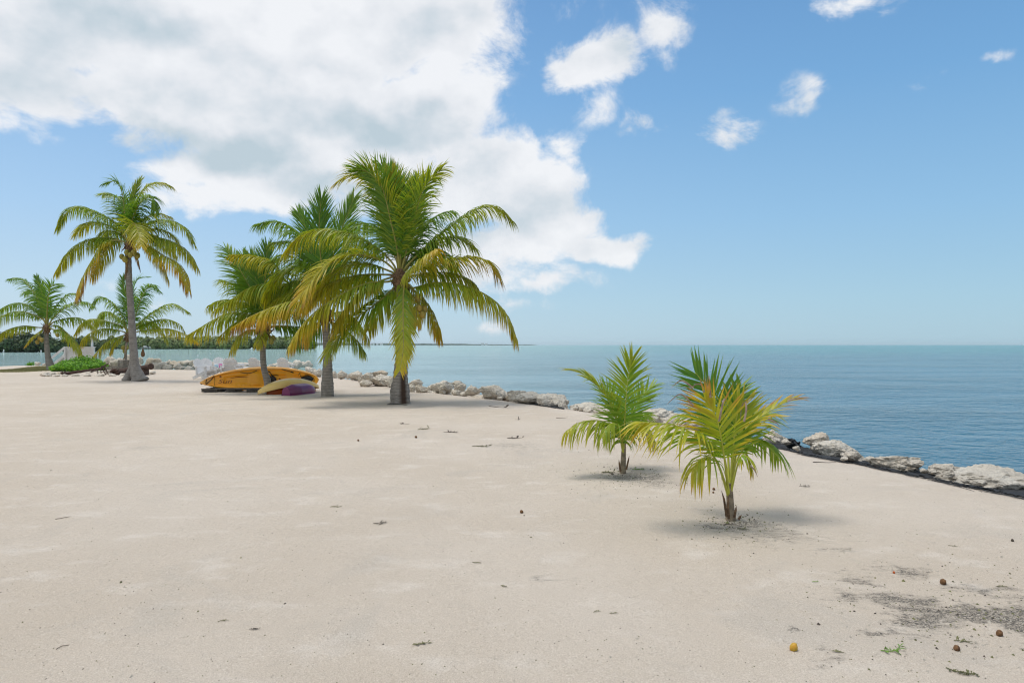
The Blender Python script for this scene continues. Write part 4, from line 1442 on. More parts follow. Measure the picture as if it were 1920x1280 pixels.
    for (s, v) in ((.012, -.5), (.113, -1.02)):
        m2 = MB()
        p = pos(s, v, 0)
        m2.tube(catmull([p + V3((-.02, 0, .02)), p + V3((0, -.02, -.04)), p + V3((.05, 0, .0))], 8), .012, 6)
        m2.build('toggle', M['black'], root, org)
    # worn lettering near the bow
    cu = bpy.data.curves.new('lettering', 'FONT')
    cu.body = 'Sun'
    cu.shear = 0.3
    cu.size = 0.42
    tmp = bpy.data.objects.new('lettering_source', cu)
    COL.objects.link(tmp)
    me = bpy.data.meshes.new_from_object(tmp)
    COL.objects.unlink(tmp)
    bpy.data.objects.remove(tmp)
    m2 = MB()
    vs = []
    for v in me.vertices:
        s = 0.142 + v.co.x / ln * 0.72
        vv = -0.34 + v.co.y * 1.7
        vs.append(pos(s, vv, deckz(s, vv) + 0.006))
    m2.add(vs, [tuple(p.vertices) for p in me.polygons])
    m2.build('lettering', M['print'], root, org)
    # moulded ornament line
    line_ = MB()
    pts = [pos(s, .22 + .05 * math.sin((s - .25) * 26), deckz(s, .22) + .006) for s in [.24 + .012 * k for k in range(14)]]
    line_.tube(pts, [.003 + .012 * math.sin(math.pi * k / 13) for k in range(14)], 6)
    line_.build('moulded_crest', M['print'], root, org, smooth=True)


orange_kayak()


def upturned_kayak(name, label, A, B, beam, depth, sheer, mat, rim_lift, roll=0.0, square=False, edge_mat=None, A_end=0.06):
    """hull bottom up, from ground point A to B; sheer lifts the middle of the rim"""
    A, B = V3(A), V3(B)
    X = (B - A)
    L = X.length
    X.normalize()
    Yv = V3((0, 0, 1)).cross(X).normalized()
    Zv = X.cross(Yv)
    rot = Matrix.Rotation(roll, 3, X)
    org = V3(((A.x + B.x) / 2, (A.y + B.y) / 2, 0))
    root = thing(name, label, 'kayak', org, 'kayaks by the palms')

    def prof(s):
        if square:
            w = min(1, 0.52 + 1.6 * s) * (1 - max(0, (s - .55) / .45) ** 2.6)
            w = max(w, 0.04)
            h = min(1, .80 + 1.0 * s) * (1 - .55 * max(0, (s - .6) / .4) ** 2)
        else:
            w = max(.02, (math.sin(math.pi * min(1, max(0, s))) ** .62))
            h = max(.10, (math.sin(math.pi * (0.04 + .92 * s)) ** .55))
        return w, h

    def fn(u, v):
        w, h = prof(u)
        a = math.pi * v
        y = -math.cos(a)
        z = abs(math.sin(a)) ** .62
        y = math.copysign(abs(y) ** .8, y)
        kd = 0.025 * math.exp(-((v - .5) / .05) ** 2) * h
        p = Yv * (y * beam / 2 * w) + Zv * (z * depth * h + kd)
        p = rot @ p
        return A + X * (L * u) + V3((0, 0, sheer * (1 - (2 * u - 1) ** 2) + rim_lift)) + p
    mb = MB()
    mb.grid(fn, 70, 41)
    h = mb.build('hull', mat, root, org, smooth=True)
    so = h.modifiers.new('thick', 'SOLIDIFY')
    so.thickness = 0.012
    if square:
        mb = MB()
        vs = [fn(0, j / 40) for j in range(41)]
        mb.add(vs, [tuple(range(41))])
        mb.build('transom', mat, root, org)
    mb = MB()
    for v in (0.0, 1.0):
        mb.tube([fn(u / 40, v) for u in range(41)], 0.018, 6)
    mb.build('rim', edge_mat or mat, root, org, smooth=True)
    return root, fn


upturned_kayak('kayak', 'pale yellow kayak turned upside down in front of the dark trunked palm', P(484, 738, 21.75), P(598, 727, 23.3), 0.74, 0.28, 0.11, M['yellow'], 0.0, roll=R(-10))
upturned_kayak('kayak', 'red orange kayak lying beneath the yellow one', P(500, 739, 22.0), P(592, 732, 23.3), 0.55, 0.24, 0.0, M['red'], 0.0)
upturned_kayak('kayak', 'small purple kayak turned upside down with a square stern', P(536, 741.5, 21.4), P(590, 735, 22.9), 0.55, 0.30, 0.0, M['purple'], 0.01, square=True)


def pallet():
    c = P(432, 735, 23.0)
    org = V3((c.x, c.y, 0))
    root = thing('wooden_pallet', 'dark weathered pallet under the bow half of the orange kayak', 'pallet', org)
    x0, x1 = P(381, 735, 23).x, P(486, 735, 23).x
    for k, (dy, z) in enumerate(((-.1, .115), (.25, .115), (.6, .115))):
        mb = MB()
        mb.box(((x0 + x1) / 2, c.y + dy, z), (x1 - x0, .12, .024))
        mb.build('deck_board', M['wood_dark'], root, org, bevel=.004)
    for k, (a, b) in enumerate(((.0, .28), (.44, .60), (.80, .97))):
        mb = MB()
        xa, xb = x0 + (x1 - x0) * a, x0 + (x1 - x0) * b
        mb.box(((xa + xb) / 2, c.y + .25, .058), (xb - xa, .76, .088))
        mb.build('block', M['wood_dark'], root, org, bevel=.004)
    mb = MB()
    mb.box(((x0 + x1) / 2 + .1, c.y - .05, .008), (x1 - x0 - .2, .14, .014))
    mb.build('bottom_board', M['wood_grey'], root, org, bevel=.003)


pallet()

# ------------------------------------------------------------------ white deck chairs
def make_chair():
    t = thing('adirondack_chair', 'x', 'chair', (0, 0, 0), 'white deck chairs by the water')
    # local: the sitter faces -y; back leans to +y
    for s in (-1, 1):
        mb = MB()
        mb.bar((s * .27, -.40, .0), (s * .27, -.40, .56), .035, .10, V3((0, 1, 0)))
        mb.build('front_leg', M['white'], t)
        mb = MB()
        mb.bar((s * .235, -.42, .36), (s * .235, .52, .03), .03, .13)
        mb.build('rear_leg', M['white'], t)
        mb = MB()
        mb.box((s * .31, -.10, .575), (.135, .74, .025))
        mb.build('armrest', M['white'], t, bevel=.006)
        mb = MB()
        mb.bar((s * .27, .22, .20), (s * .27, .25, .56), .03, .08, V3((0, 1, 0)))
        mb.build('arm_post', M['white'], t)
    mb = MB()
    for k in range(6):
        y = -.42 + k * .098
        mb.box((0, y, .385 - k * .033), (.50, .085, .02), Matrix.Rotation(R(-19), 3, 'X'))
    mb.build('seat', M['white'], t)
    mb = MB()
    up = V3((0, math.sin(R(27)), math.cos(R(27))))
    for k in range(7):
        x = (k - 3) * .077
        h = .86 - .014 * (k - 3) ** 2
        a = V3((x * .86, .14, .17))
        b = V3((x * 1.1, .14, .17)) + up * h
        mb.bar(a, b, .072, .018, V3((0, -math.cos(R(27)), math.sin(R(27)))).cross(up) * 0 + V3((0, -1, .5)).normalized())
    mb.build('backrest', M['white'], t)
    mb = MB()
    for h in (.08, .40, .62):
        c = V3((0, .165, .17)) + up * h
        mb.box(c, (.54, .02, .06), Matrix.Rotation(R(-27), 3, 'X'))
    mb.build('back_rail', M['white'], t)
    return t


chairs = [(384, 32.0, 62, 'white slatted chair at the far left, turned to face right'), (396, 33.6, 55, 'second white slatted chair from the left, facing right'),
          (415, 36.0, 38, 'white slatted chair behind the pink tub, angled to the right'), (437, 34.0, 172, 'white chair seen from behind, widest one above the kayak bow'),
          (450, 36.2, 150, 'white chair half hidden behind the wide backed one'), (481, 36.0, 180, 'white chair seen from behind, just left of the dark palm trunk'),
          (535, 35.4, 180, 'rightmost white chair, round back above the kayak stern')]
ch0 = make_chair()
for i, (px, d, ang, lab) in enumerate(chairs):
    loc = ((px - HX) / FPX * d, d, 0.0)
    if i == 0:
        ch0.location = loc
        ch0.rotation_euler = (0, 0, R(ang))
        ch0['label'] = lab
    else:
        dup(ch0, loc, R(ang), lab)
t_ = thing('side_table', 'low white slatted side table between the left chairs', 'table', (P(410, 690, 34.2).x, 34.2, 0))
mb = MB()
for k in range(5):
    mb.box((-.2 + k * .1, 0, .46), (.09, .48, .02))
mb.build('table_top', M['white'], t_)
for sx in (-1, 1):
    for sy in (-1, 1):
        mb = MB()
        mb.bar((sx * .2, sy * .2, 0), (sx * .2, sy * .2, .449), .04, .04, V3((1, 0, 0)))
        mb.build('leg', M['white'], t_)
mb = MB()
c = P(413.5, 690, 34.1)
mb.lathe((c.x, 34.1, .471), (0, 0, 1), [(0, .06), (.005, .065), (.16, .085), (.17, .09), (.165, .07)], 20)
tag(mb.build('plastic_tub', M['pink'], origin=(c.x, 34.1, .471), smooth=True), 'bright pink tub on the white side table', 'tub')
mb = MB()
c = P(405, 690, 34.2)
mb.box((c.x, 34.25, .53), (.15, .10, .12))
mb.box((c.x, 34.25, .594), (.16, .11, .02))
tag(mb.build('drink_box', M['blue'], origin=(c.x, 34.25, .471), bevel=.008), 'small cyan box on the white side table beside the pink tub', 'box')

# ------------------------------------------------------------------ anchor bed: anchor, cannon, traps, bush
def anchor():
    d = 35.8
    a, b = P(122, 700.5, d), P(193, 690, d)
    org = V3((a.x, a.y, 0))
    root = thing('old_anchor', 'long rusted anchor lying in the stone ring', 'anchor', org)
    mb = MB()
    mb.tube([a, a.lerp(b, .5), b], [.085, .065, .055], 10, jit=.06)
    mb.ball(a, .12, 2, rough=.3)
    mb.build('shank', M['rust'], root, org)
    mb = MB()
    c = a.lerp(b, .92)
    mb.tube([c + V3((0, -.75, -.15)), c, c + V3((0, .75, .25))], [.03, .045, .03], 8)
    mb.build('stock', M['rust'], root, org)
    mb = MB()
    rg = [b + V3((.11 * math.cos(t), 0, .11 * math.sin(t))) for t in [2 * math.pi * k / 16 for k in range(17)]]
    mb.tube(rg, .022, 6)
    mb.build('ring', M['rust'], root, org)
    mb = MB()
    for s in (-1, 1):
        mb.tube(catmull([a, a + V3((.05, s * .35, .05)), a + V3((.30, s * .62, .12))], 10), [.075, .07, .07, .065, .06, .055, .05, .045, .035, .02], 8)
    mb.build('arm', M['rust'], root, org)
    for px in (184, 190):
        mb = MB()
        p = P(px, 700, d - .3)
        p.z = 0
        q = P(px - 1, 691.5, d - .1)
        mb.tube([p, q, q + V3((.06, .3, .04)), V3((p.x + .1, p.y + .5, 0))], .022, 6)
        mb.build('iron_prop', M['rust'], root, org)


anchor()


def cannon():
    a, b = P(226, 698.5, 36.6), P(284, 686.5, 35.8)
    ax = (b - a).normalized()
    L = (b - a).length
    org = V3((a.x, a.y, 0))
    root = thing('old_cannon', 'rusted iron cannon lying behind the tall left palm', 'cannon', org)
    mb = MB()
    mb.lathe(a, ax, [(-.16, .02), (-.15, .06), (-.08, .07), (-.05, .10), (0, .21), (.06, .23), (.1, .21), (.5, .19), (.53, .205), (.58, .19), (1.1, .155), (1.13, .17), (1.17, .155), (L - .12, .135), (L - .05, .17), (L, .165), (L + .002, .08)], 18)
    mb.build('barrel', M['rust'], root, org, smooth=True)
    mb = MB()
    m_ = a + ax * .75
    mb.tube([m_ + V3((0, -.34, -.02)), m_ + V3((0, .34, -.02))], .055, 10)
    mb.build('trunnion', M['rust'], root, org)
    for f in (.25, .8):
        mb = MB()
        p = a + ax * L * f
        mb.box((p.x, p.y, p.z * .36), (.16, .5, max(.1, p.z * .72)))
        mb.build('cradle', M['rust'], root, org, bevel=.01)


cannon()
mb = MB()
c = P(216, 698.5, 35.9)
for k in range(9):
    a = 2 * math.pi * k / 9
    mb.ball(c + V3((.16 * math.cos(a), -.05, .15 * math.sin(a))), .085, 2, (1, 1.2, 1), rough=.4)
mb.ball(c + V3((.05, .1, -.05)), .2, 2, rough=.4)
mb.ball(c + V3((.42, 0, -.12)), .12, 2, (1.6, 1, .6), rough=.4)
tag(mb.build('chain_heap', M['rust'], origin=(c.x, c.y, 0), smooth=True), 'heap of rusted chain in front of the slatted traps', 'chain')


def trap(name_label, px0, px1, py0, py1, d, z0, depth):
    x0, x1 = P(px0, 0, d).x, P(px1, 0, d).x
    h = (py1 - py0) * d / FPX
    org = V3(((x0 + x1) / 2, d, z0))
    root = thing('lobster_trap', name_label, 'trap', org, 'slatted traps')
    w = x1 - x0
    for face in ('front', 'back', 'top', 'side', 'side'):
        mb = MB()
        n = 5
        for k in range(n):
            z = z0 + h * (k + .5) / n
            if face == 'front':
                mb.box((org.x, d - .012, z), (w, .02, h / n * .5))
            elif face == 'back':
                mb.box((org.x, d + depth + .012, z), (w, .02, h / n * .62))
            elif face == 'top':
                mb.box((org.x, d + depth * (k + .5) / n, z0 + h + .012), (w, depth / n * .62, .02))
        if face == 'side':
            sx = x0 + .03 if not any(c.name.startswith('side_slats') for c in root.children) else x1 - .03
            for k in range(n):
                mb.box((sx, d + depth / 2, z0 + h * (k + .5) / n), (.02, depth - .01, h / n * .6))
        mb.build(face + '_slats', M['wood_grey'], root, org)
    mb = MB()
    for sx in (x0 + .045, (x0 + x1) / 2, x1 - .045):
        for sy in (d + .03, d + depth - .03):
            mb.box((sx, sy, z0 + h / 2), (.035, .05, h - .004))
    mb.build('frame', M['wood_grey'], root, org)
    return root


trap('wide grey slatted trap standing on the ground in the stone ring', 197, 241, 688.0, 701.5, 36.9, 0.0, .62)
trap('smaller grey slatted trap stacked on top of the wide one', 221, 243, 675.5, 687.0, 37.1, .415, .5)


def leaves(mb, centre, radii, n, size, cols, rng, shell=0.55):
    for _ in range(n):
        v = V3((rng.gauss(0, 1), rng.gauss(0, 1), rng.gauss(0, 1))).normalized()
        r = rng.uniform(shell, 1.0)
        p = V3(centre) + V3((v.x * radii[0], v.y * radii[1], v.z * radii[2])) * r
        if p.z < 0.02:
            continue
        nrm = (v + V3((rng.uniform(-.7, .7), rng.uniform(-.7, .7), rng.uniform(-.2, .9)))).normalized()
        a = nrm.cross(V3((rng.uniform(-1, 1), rng.uniform(-1, 1), rng.uniform(-1, 1)))).normalized()
        b = nrm.cross(a)
        s = size * rng.uniform(.7, 1.3)
        c0 = rng.choice(cols)
        k = rng.uniform(.75, 1.2)
        c = tuple(x * k for x in c0)
        mb.add([p - a * s, p + b * s * .45 - a * s * .1, p + a * s, p - b * s * .45 - a * s * .1], [(0, 1, 2, 3)], [c] * 4)


rng = random.Random(40)
c = P(150, 690, 41.5)
bush = thing('shrub', 'bright green rounded shrub between the bowed palm and the traps', 'shrub', (c.x, c.y, 0))
mb = MB()
gc = [(0.13, 0.34, 0.012), (0.18, 0.42, 0.018), (0.09, 0.24, 0.010), (0.26, 0.50, 0.03)]
for (px, rx, rz, dy) in ((124, .62, .62, 0), (140, .72, .82, .2), (156, .75, .92, .3), (172, .7, .74, .1), (186, .5, .58, -.1), (148, .7, .6, -.5), (168, .6, .5, -.5), (118, .45, .4, -.3)):
    leaves(mb, (P(px, 0, 41.5).x, 41.5 + dy, rz * .48), (rx, .75, rz * .60), 1000, .075, gc, rng)
mb.build('foliage', M['bush'], bush, (c.x, c.y, 0))
mb = MB()
for k in range(14):
    x = P(rng.uniform(120, 188), 0, 41.5).x
    mb.tube([V3((x, 41.6, -.02)), V3((x + rng.uniform(-.15, .15), 41.6 + rng.uniform(-.2, .2), .55))], [.02, .008], 5)
mb.build('stems', M['twig'], bush, (c.x, c.y, 0))
rng = random.Random(41)
c = P(57, 683.5, 52)
mb = MB()
leaves(mb, (c.x, 52, .12), (.35, .3, .22), 260, .06, gc[:3], rng, .2)
tag(mb.build('low_weed', M['bush'], origin=(c.x, 52, 0)), 'small green weed at the water edge beyond the dry grass', 'weed')

# dry lawn left of the bowed palm
mb = MB()
gp = [(-140, 699), (-40, 698), (40, 697.5), (100, 695), (150, 694), (190, 692.5), (196, 691), (150, 689.5), (110, 688), (88, 686.5), (72, 687), (40, 690), (0, 694), (-60, 696)]
pts = [at(*p) for p in gp]
cx = sum(p.x for p in pts) / len(pts)
cy = sum(p.y for p in pts) / len(pts)
rng = random.Random(9)
tri = [(pts[i], pts[(i + 1) % len(pts)], V3((cx, cy, 0))) for i in range(len(pts))]
for k in range(16000):
    a, b, c = rng.choices(tri, weights=[((q[1] - q[0]).cross(q[2] - q[0])).length for q in tri])[0]
    u, v = rng.random(), rng.random()
    if u + v > 1:
        u, v = 1 - u, 1 - v
    p = a + (b - a) * u + (c - a) * v
    p.z = gz1(p.x, p.y, 5) - .005
    an = rng.uniform(0, 6.28)
    w = V3((math.cos(an), math.sin(an), 0)) * .018
    mb.add([p - w, p + w, p + V3((rng.uniform(-.04, .04), rng.uniform(-.04, .04), rng.uniform(.04, .085)))], [(0, 1, 2)])
tag(mb.build('dry_grass', M['grass']), 'short dry grass by the water at the left edge', 'grass', kind='stuff')

# ------------------------------------------------------------------ white landing with lattice rail, by the water at the left
def landing():
    d = 50.0
    k = d / FPX
    x = lambda px: (px - HX) * k
    z = lambda py: EYE + (HY - py) * k
    org = V3((x(135), d, 0))
    root = thing('white_landing', 'white painted landing with a lattice rail and sloping stair rail behind the shrub', 'landing', org)
    mb = MB()
    xa, xb = x(122), x(178)
    zt, zb = z(650.5), z(664)
    zs0, zs1 = z(660), z(654.5)
    n = 40
    st = (xb - xa) / n
    for i in range(-4, n + 4):
        for s in (1, -1):
            a = V3((xa + i * st, d, zs0))
            hh = zs1 - zs0
            b = a + V3((s * hh, 0, hh))
            # clip to the panel
            def clip(p, q):
                t0, t1 = 0.0, 1.0
                dx = q.x - p.x
                for lo in ((xa - p.x) / dx, (xb - p.x) / dx):
                    pass
                ta, tb = sorted(((xa - p.x) / dx, (xb - p.x) / dx))
                return max(0, ta), min(1, tb)
            ta, tb = clip(a, b)
            if tb - ta > .05:
                mb.bar(a.lerp(b, ta) + V3((0, .012 * s, 0)), a.lerp(b, tb) + V3((0, .012 * s, 0)), .012, .035, V3((0, 1, 0)).cross(V3((s, 0, 1))).normalized())
    mb.build('lattice', M['white'], root, org)
    mb = MB()
    mb.box(((xa + xb) / 2, d, zt), (xb - xa + .1, .14, .06))
    mb.box(((xa + xb) / 2, d - .03, (zt + zs1) / 2 - .02), (xb - xa, .03, zt - zs1 - .03))
    mb.build('top_rail', M['white'], root, org)
    mb = MB()
    mb.box(((xa + xb) / 2, d + .05, zs0 / 2), (xb - xa, .04, zs0))
    mb.box(((xa + xb) / 2, d + .9, zb + .02), (xb - xa, 1.6, .06))
    mb.build('landing_panel', M['white'], root, org)
    for px in (123, 150, 177):
        mb = MB()
        mb.box((x(px), d - .07, zt / 2), (.11, .11, zt + .02))
        mb.build('post', M['white'], root, org)
    mb = MB()
    mb.box((x(146), d + 1.7, 1.75), (.12, .12, 3.5))
    mb.build('roof_post', M['white'], root, org)
    for dz in (0, -.55):
        mb = MB()
        mb.bar((x(122), d - .02, zt + dz), (x(97), d - .02, z(671) + dz), .08, .12)
        mb.build('stair_rail', M['white'], root, org)
    mb = MB()
    mb.bar((x(121), d + .3, zb - .2), (x(97), d + .3, -.1), .9, .07)
    mb.build('stair_ramp', M['white'], root, org)


landing()

# ------------------------------------------------------------------ far shore
def mangrove(name, label, px0, px1, ytop, d, n, size, cols, seed, depth=14):
    rng = random.Random(seed)
    x0, x1 = P(px0, 0, d).x, P(px1, 0, d).x
    H = (HY - ytop) * d / FPX + EYE - WATER_Z
    mb = MB()
    nb = int((x1 - x0) / (H * .26))
    for i in range(nb * 3):
        cx = rng.uniform(x0, x1)
        row = i % 3
        dy = row * depth / 3 + rng.uniform(0, 3)
        h = H * (rng.uniform(.55, .82) if row == 0 else rng.uniform(.72, 1.02))
        edge = min(1, min(cx - x0, x1 - cx) / (H * 1.5) + .55)
        h *= edge
        rx = rng.uniform(.45, .9) * H * .55
        cnt = int(n / (nb * 3))
        ck = rng.uniform(.75, 1.2)
        cc = [tuple(v * ck for v in q) for q in cols]
        for _ in range(cnt):
            v = V3((rng.gauss(0, 1), rng.gauss(0, 1), rng.gauss(0, 1))).normalized()
            r = rng.uniform(.6, 1)
            p = V3((cx + v.x * rx * r, d + dy + v.y * rx * r, WATER_Z + h * .5 + v.z * h * .56 * r))
            if p.z < WATER_Z + .05:
                p.z = WATER_Z + rng.uniform(.05, .8)
            nrm = (v + V3((rng.uniform(-.8, .8), rng.uniform(-.8, .8), rng.uniform(-.2, .8)))).normalized()
            a = nrm.cross(V3((rng.uniform(-1, 1), rng.uniform(-1, 1), rng.uniform(-1, 1)))).normalized()
            b = nrm.cross(a)
            s = size * rng.uniform(.6, 1.3)
            c = rng.choice(cc)
            mb.add([p - a * s, p + b * s * .7, p + a * s, p - b * s * .7], [(0, 1, 2, 3)], [c] * 4)
    o = mb.build(name, M['far_leaf'])
    tag(o, label, 'mangroves', kind='stuff')


gm = [(0.17, 0.24, 0.075), (0.22, 0.28, 0.085), (0.13, 0.19, 0.065), (0.27, 0.31, 0.12)]
gd_ = [(0.045, 0.085, 0.032), (0.032, 0.062, 0.025), (0.07, 0.115, 0.04), (0.10, 0.14, 0.05)]
mangrove('mangrove_forest', 'dark mangrove wood across the water at the far left', -330, 128, 622, 190, 42000, .42, gd_, 1)
mangrove('mangrove_forest', 'paler mangrove shore across the lagoon between the left palms and the middle clump', 100, 575, 629, 330, 64000, .6, gm, 2, depth=24)


def far_key():
    d = 2600.0
    mb = MB()
    pts = []
    rng = random.Random(2)
    for (px0, px1, h0, h1, dd, seed) in ((560, 900, 9, 5, 2600, 1), (840, 1010, 5, 2, 2800, 2), (-500, 300, 9, 9, 2500, 3)):
        n = 120
        x0, x1 = P(px0, 0, dd).x, P(px1, 0, dd).x
        top = []
        vs = []
        for i in range(n + 1):
            f = i / n
            h = (h0 + (h1 - h0) * f) * (1 + .25 * noise.noise(V3((f * 30, seed, 0))) + .15 * noise.noise(V3((f * 110, seed, 0)))) * min(1, f * 12 + .05, (1 - f) * 12 + .05)
            x = x0 + (x1 - x0) * f
            vs += [V3((x, dd, WATER_Z - .2)), V3((x, dd + 15, WATER_Z + h)), V3((x, dd + 120, WATER_Z + h * .8)), V3((x, dd + 140, WATER_Z - .2))]
        fs = []
        for i in range(n):
            for j in range(3):
                fs.append((4 * i + j, 4 * i + 4 + j, 4 * i + 5 + j, 4 * i + 1 + j))
        mb.add(vs, fs)
    tag(mb.build('distant_island', M['key']), kind='structure')
    rng = random.Random(3)
    for k, px in enumerate((682, 688, 695, 701, 708, 716, 905, 912)):
        dd = 2590
        x = P(px, 0, dd).x
        w, h = rng.uniform(6, 10), rng.uniform(4.5, 8)
        b = MB()
        root = thing('far_house', 'tiny pale house on the distant low island, right of the scarred trunk' if px > 800 else 'tiny pale house on the distant low island, between the two middle trunks', 'house', (x, dd, WATER_Z),
                     'houses right of the scarred trunk' if px > 800 else 'houses between the trunks')
        b.box((x, dd - 6, WATER_Z + h / 2), (w, 7, h))
        b.build('wall', M['white'], root, (x, dd, WATER_Z))
        b = MB()
        z = WATER_Z + h
        b.add([(x - w * .55, dd - 10, z), (x + w * .55, dd - 10, z), (x + w * .55, dd - 2, z), (x - w * .55, dd - 2, z), (x - w * .55, dd - 6, z + 2.5), (x + w * .55, dd - 6, z + 2.5)],
              [(0, 1, 5, 4), (2, 3, 4, 5), (0, 4, 3), (1, 2, 5), (3, 2, 1, 0)])
        b.build('roof', M['roof'], root, (x, dd, WATER_Z))


far_key()

# small dock with a boat, and the markers in the lagoon
d = 300
c = P(270, 654, d)
root = thing('small_dock', 'dark little dock on posts by the far mangroves', 'dock', (c.x, d, WATER_Z))
mb = MB()
mb.box((c.x, d, WATER_Z + .75), (5.0, 1.2, .22))
mb.build('platform', M['wood_dark'], root, (c.x, d, WATER_Z))
for k in range(5):
    mb = MB()
    mb.tube([(c.x - 2.3 + k * 1.15, d - .5, WATER_Z - .5), (c.x - 2.3 + k * 1.15, d - .5, WATER_Z + (1.9 if k == 4 else 1.0))], .1, 8)
    mb.build('post', M['wood_dark'], root, (c.x, d, WATER_Z))
c = P(272, 651, d + 2)
root = thing('motor_boat', 'small white boat moored at the far dock', 'boat', (c.x, d + 2.5, WATER_Z))
mb = MB()
mb.grid(lambda u, v: V3((c.x - 2.2 + 4.4 * u, d + 2.5 + (v * 2 - 1) * .8 * (1 - u ** 3), WATER_Z + .95 - .75 * (1 - (v * 2 - 1) ** 2) + .25 * u)), 14, 9)
mb.build('hull', M['white'], root, (c.x, d + 2.5, WATER_Z), smooth=True)
mb = MB()
mb.box((c.x - .3, d + 2.5, WATER_Z + 1.3), (1.0, .9, .75))
mb.build('console', M['white'], root, (c.x, d + 2.5, WATER_Z), bevel=.05)


def marker(px, py, d, h, label):
    c = P(px, py, d)
    root = thing('channel_marker', label, 'marker', (c.x, d, WATER_Z))
    mb = MB()
    mb.tube([(c.x, d, WATER_Z - .6), (c.x, d, WATER_Z + h)], .13, 10)
    mb.build('pole', M['white'], root, (c.x, d, WATER_Z))
    mb = MB()
    mb.lathe((c.x, d, WATER_Z + h), (0, 0, 1), [(0, .15), (.05, .17), (.12, .1), (.16, .02)], 10)
    mb.build('cap', M['white'], root, (c.x, d, WATER_Z))


marker(7, 660, 180, .75, 'white post in the lagoon at the very left edge')
marker(77, 659, 182, .55, 'white post in the lagoon left of the bowed palm trunk')
for px, py, h, lab in ((353, 664, 1.1, 'thin dark stake standing in the lagoon left of the chairs'), (300, 668, .7, 'short dark stake in the lagoon right of the hanging pod')):
    d = gd(py, WATER_Z)
    c = P(px, py, d)
    mb = MB()
    mb.tube([(c.x, d, WATER_Z - .5), (c.x + .02, d, WATER_Z + h)], [.035, .025], 7)
    tag(mb.build('water_stake', M['wood_dark'], origin=(c.x, d, WATER_Z)), lab, 'stake')
for px, py, lab in ((371, 666.5, 'small white float bobbing left of the leftmost chair'), (395, 663, 'small white float farther out above the second chair')):
    d = gd(py, WATER_Z)
    c = P(px, py, d)
    mb = MB()
    mb.ball((c.x, d, WATER_Z + .05), .13, 2, (1, 1, .8))
    tag(mb.build('float', M['white'], origin=(c.x, d, WATER_Z), smooth=True), lab, 'float')

# ------------------------------------------------------------------ litter on the sand
def ground(px, py):
    p = at(px, py)
    p.z = gz(p.x, p.y)
    return p


def nut(px, py, r, mat, label, stretch=1.2, hollow=False):
    r *= .82
    p = ground(px, py)
    mb = MB()
    if hollow:
        mb.lathe(p + V3((0, 0, r * .55)), (0.3, -.8, .5), [(-r * .7, .01), (-r * .6, r * .6), (0, r), (r * .5, r * .8), (r * .52, r * .5), (r * .1, r * .35)], 14)
    else:
        mb.ball(p + V3((0, 0, r * .75)), r, 3, (1, .9, stretch * .9), rough=.25, rot=Matrix.Rotation(random.uniform(-.6, .6), 3, 'Y'))
        mb.lathe(p + V3((0, 0, r * 1.55)), (random.uniform(-.4, .4), random.uniform(-.4, .1), 1), [(0, r * .5), (r * .18, r * .42), (r * .3, r * .1)], 10)
    return tag(mb.build('fallen_nut', mat, origin=p, smooth=True), label, 'nut')


nut(1487, 1215, .024, M['ripe'], 'yellow orange young nut on the sand near the bottom right', 1.35)
nut(1767, 1088, .024, M['husk'], 'brown nut just above the dark sand stain')
nut(1792, 1214, .022, M['husk'], 'hollow reddish nut shell below the dark sand stain', hollow=True)
nut(1872, 1188, .021, M['husk'], 'greyish nut at the lower edge of the dark sand stain')
nut(978, 961, .020, M['husk'], 'lone brown nut on open sand left of the nearest young palm')
nut(1338, 918, .018, M['husk'], 'upper of two small nuts left of the nearest young palm stem')
nut(1337, 924, .013, M['husk'], 'lower of two small nuts left of the nearest young palm stem')
nut(1675, 1069, .010, M['red'], 'tiny red berry on the faint stain at the right')
nut(672, 828, .020, M['husk'], 'small dark nut left of the scattered twigs')
nut(780, 822, .026, M['husk'], 'reddish husk piece below the scarred trunk palm')
nut(1897, 1012, .014, M['twig'], 'dark pebble like nut at the right edge')


def sprig(px, py, L, mat, label, n=7, ang=0.3, seed=0, flat=.4, name='fallen_sprig', cat='sprig'):
    rng = random.Random(seed * 7 + int(px))
    p = ground(px, py)
    mb = MB()
    for b in range(1 + (n > 4) + (n > 7)):
        aa = ang + (rng.uniform(-.9, .9) if b else 0)
        a = V3((math.cos(aa), math.sin(aa), 0))
        sv = V3((-a.y, a.x, 0))
        LL = L * (1 if b == 0 else rng.uniform(.35, .7))
        cv = rng.uniform(-.25, .25)
        off = V3((rng.uniform(-.2, .2) * L, rng.uniform(-.25, .25) * L, 0)) if b else V3((0, 0, 0))
        st = [p + off + a * LL * (t - .5) + sv * LL * (cv * (t - .5) ** 2 * 4 + .05 * noise.noise(V3((t * 3, seed, b)))) + V3((0, 0, .005 + LL * .12 * flat * max(0, noise.noise(V3((t * 2.5, seed, b + 9)))))) for t in [i / 8 for i in range(9)]]
        mb.tube(st, [LL * .016 * (1 - i / 11) + .0010 for i in range(9)], 5)
        for k in range(max(1, n - 2) if n > 3 else 0):
            q = st[rng.randrange(1, 9)]
            dr = (a * rng.uniform(-.2, 1) + sv * rng.uniform(-1, 1) + V3((0, 0, rng.uniform(-.05, flat)))).normalized()
            l2 = LL * rng.uniform(.12, .34)
            w = (dr.cross(V3((0, 0, 1))).normalized() + V3((0, 0, rng.uniform(-.6, .6)))) * l2 * rng.uniform(.10, .24)
            m_ = V3((0, 0, l2 * rng.uniform(-.05, .15)))
            mb.add([q, q + dr * l2 * .5 - w + m_, q + dr * l2, q + dr * l2 * .5 + w + m_], [(0, 1, 2, 3)])
    return tag(mb.build(name, mat, origin=p), label, cat)


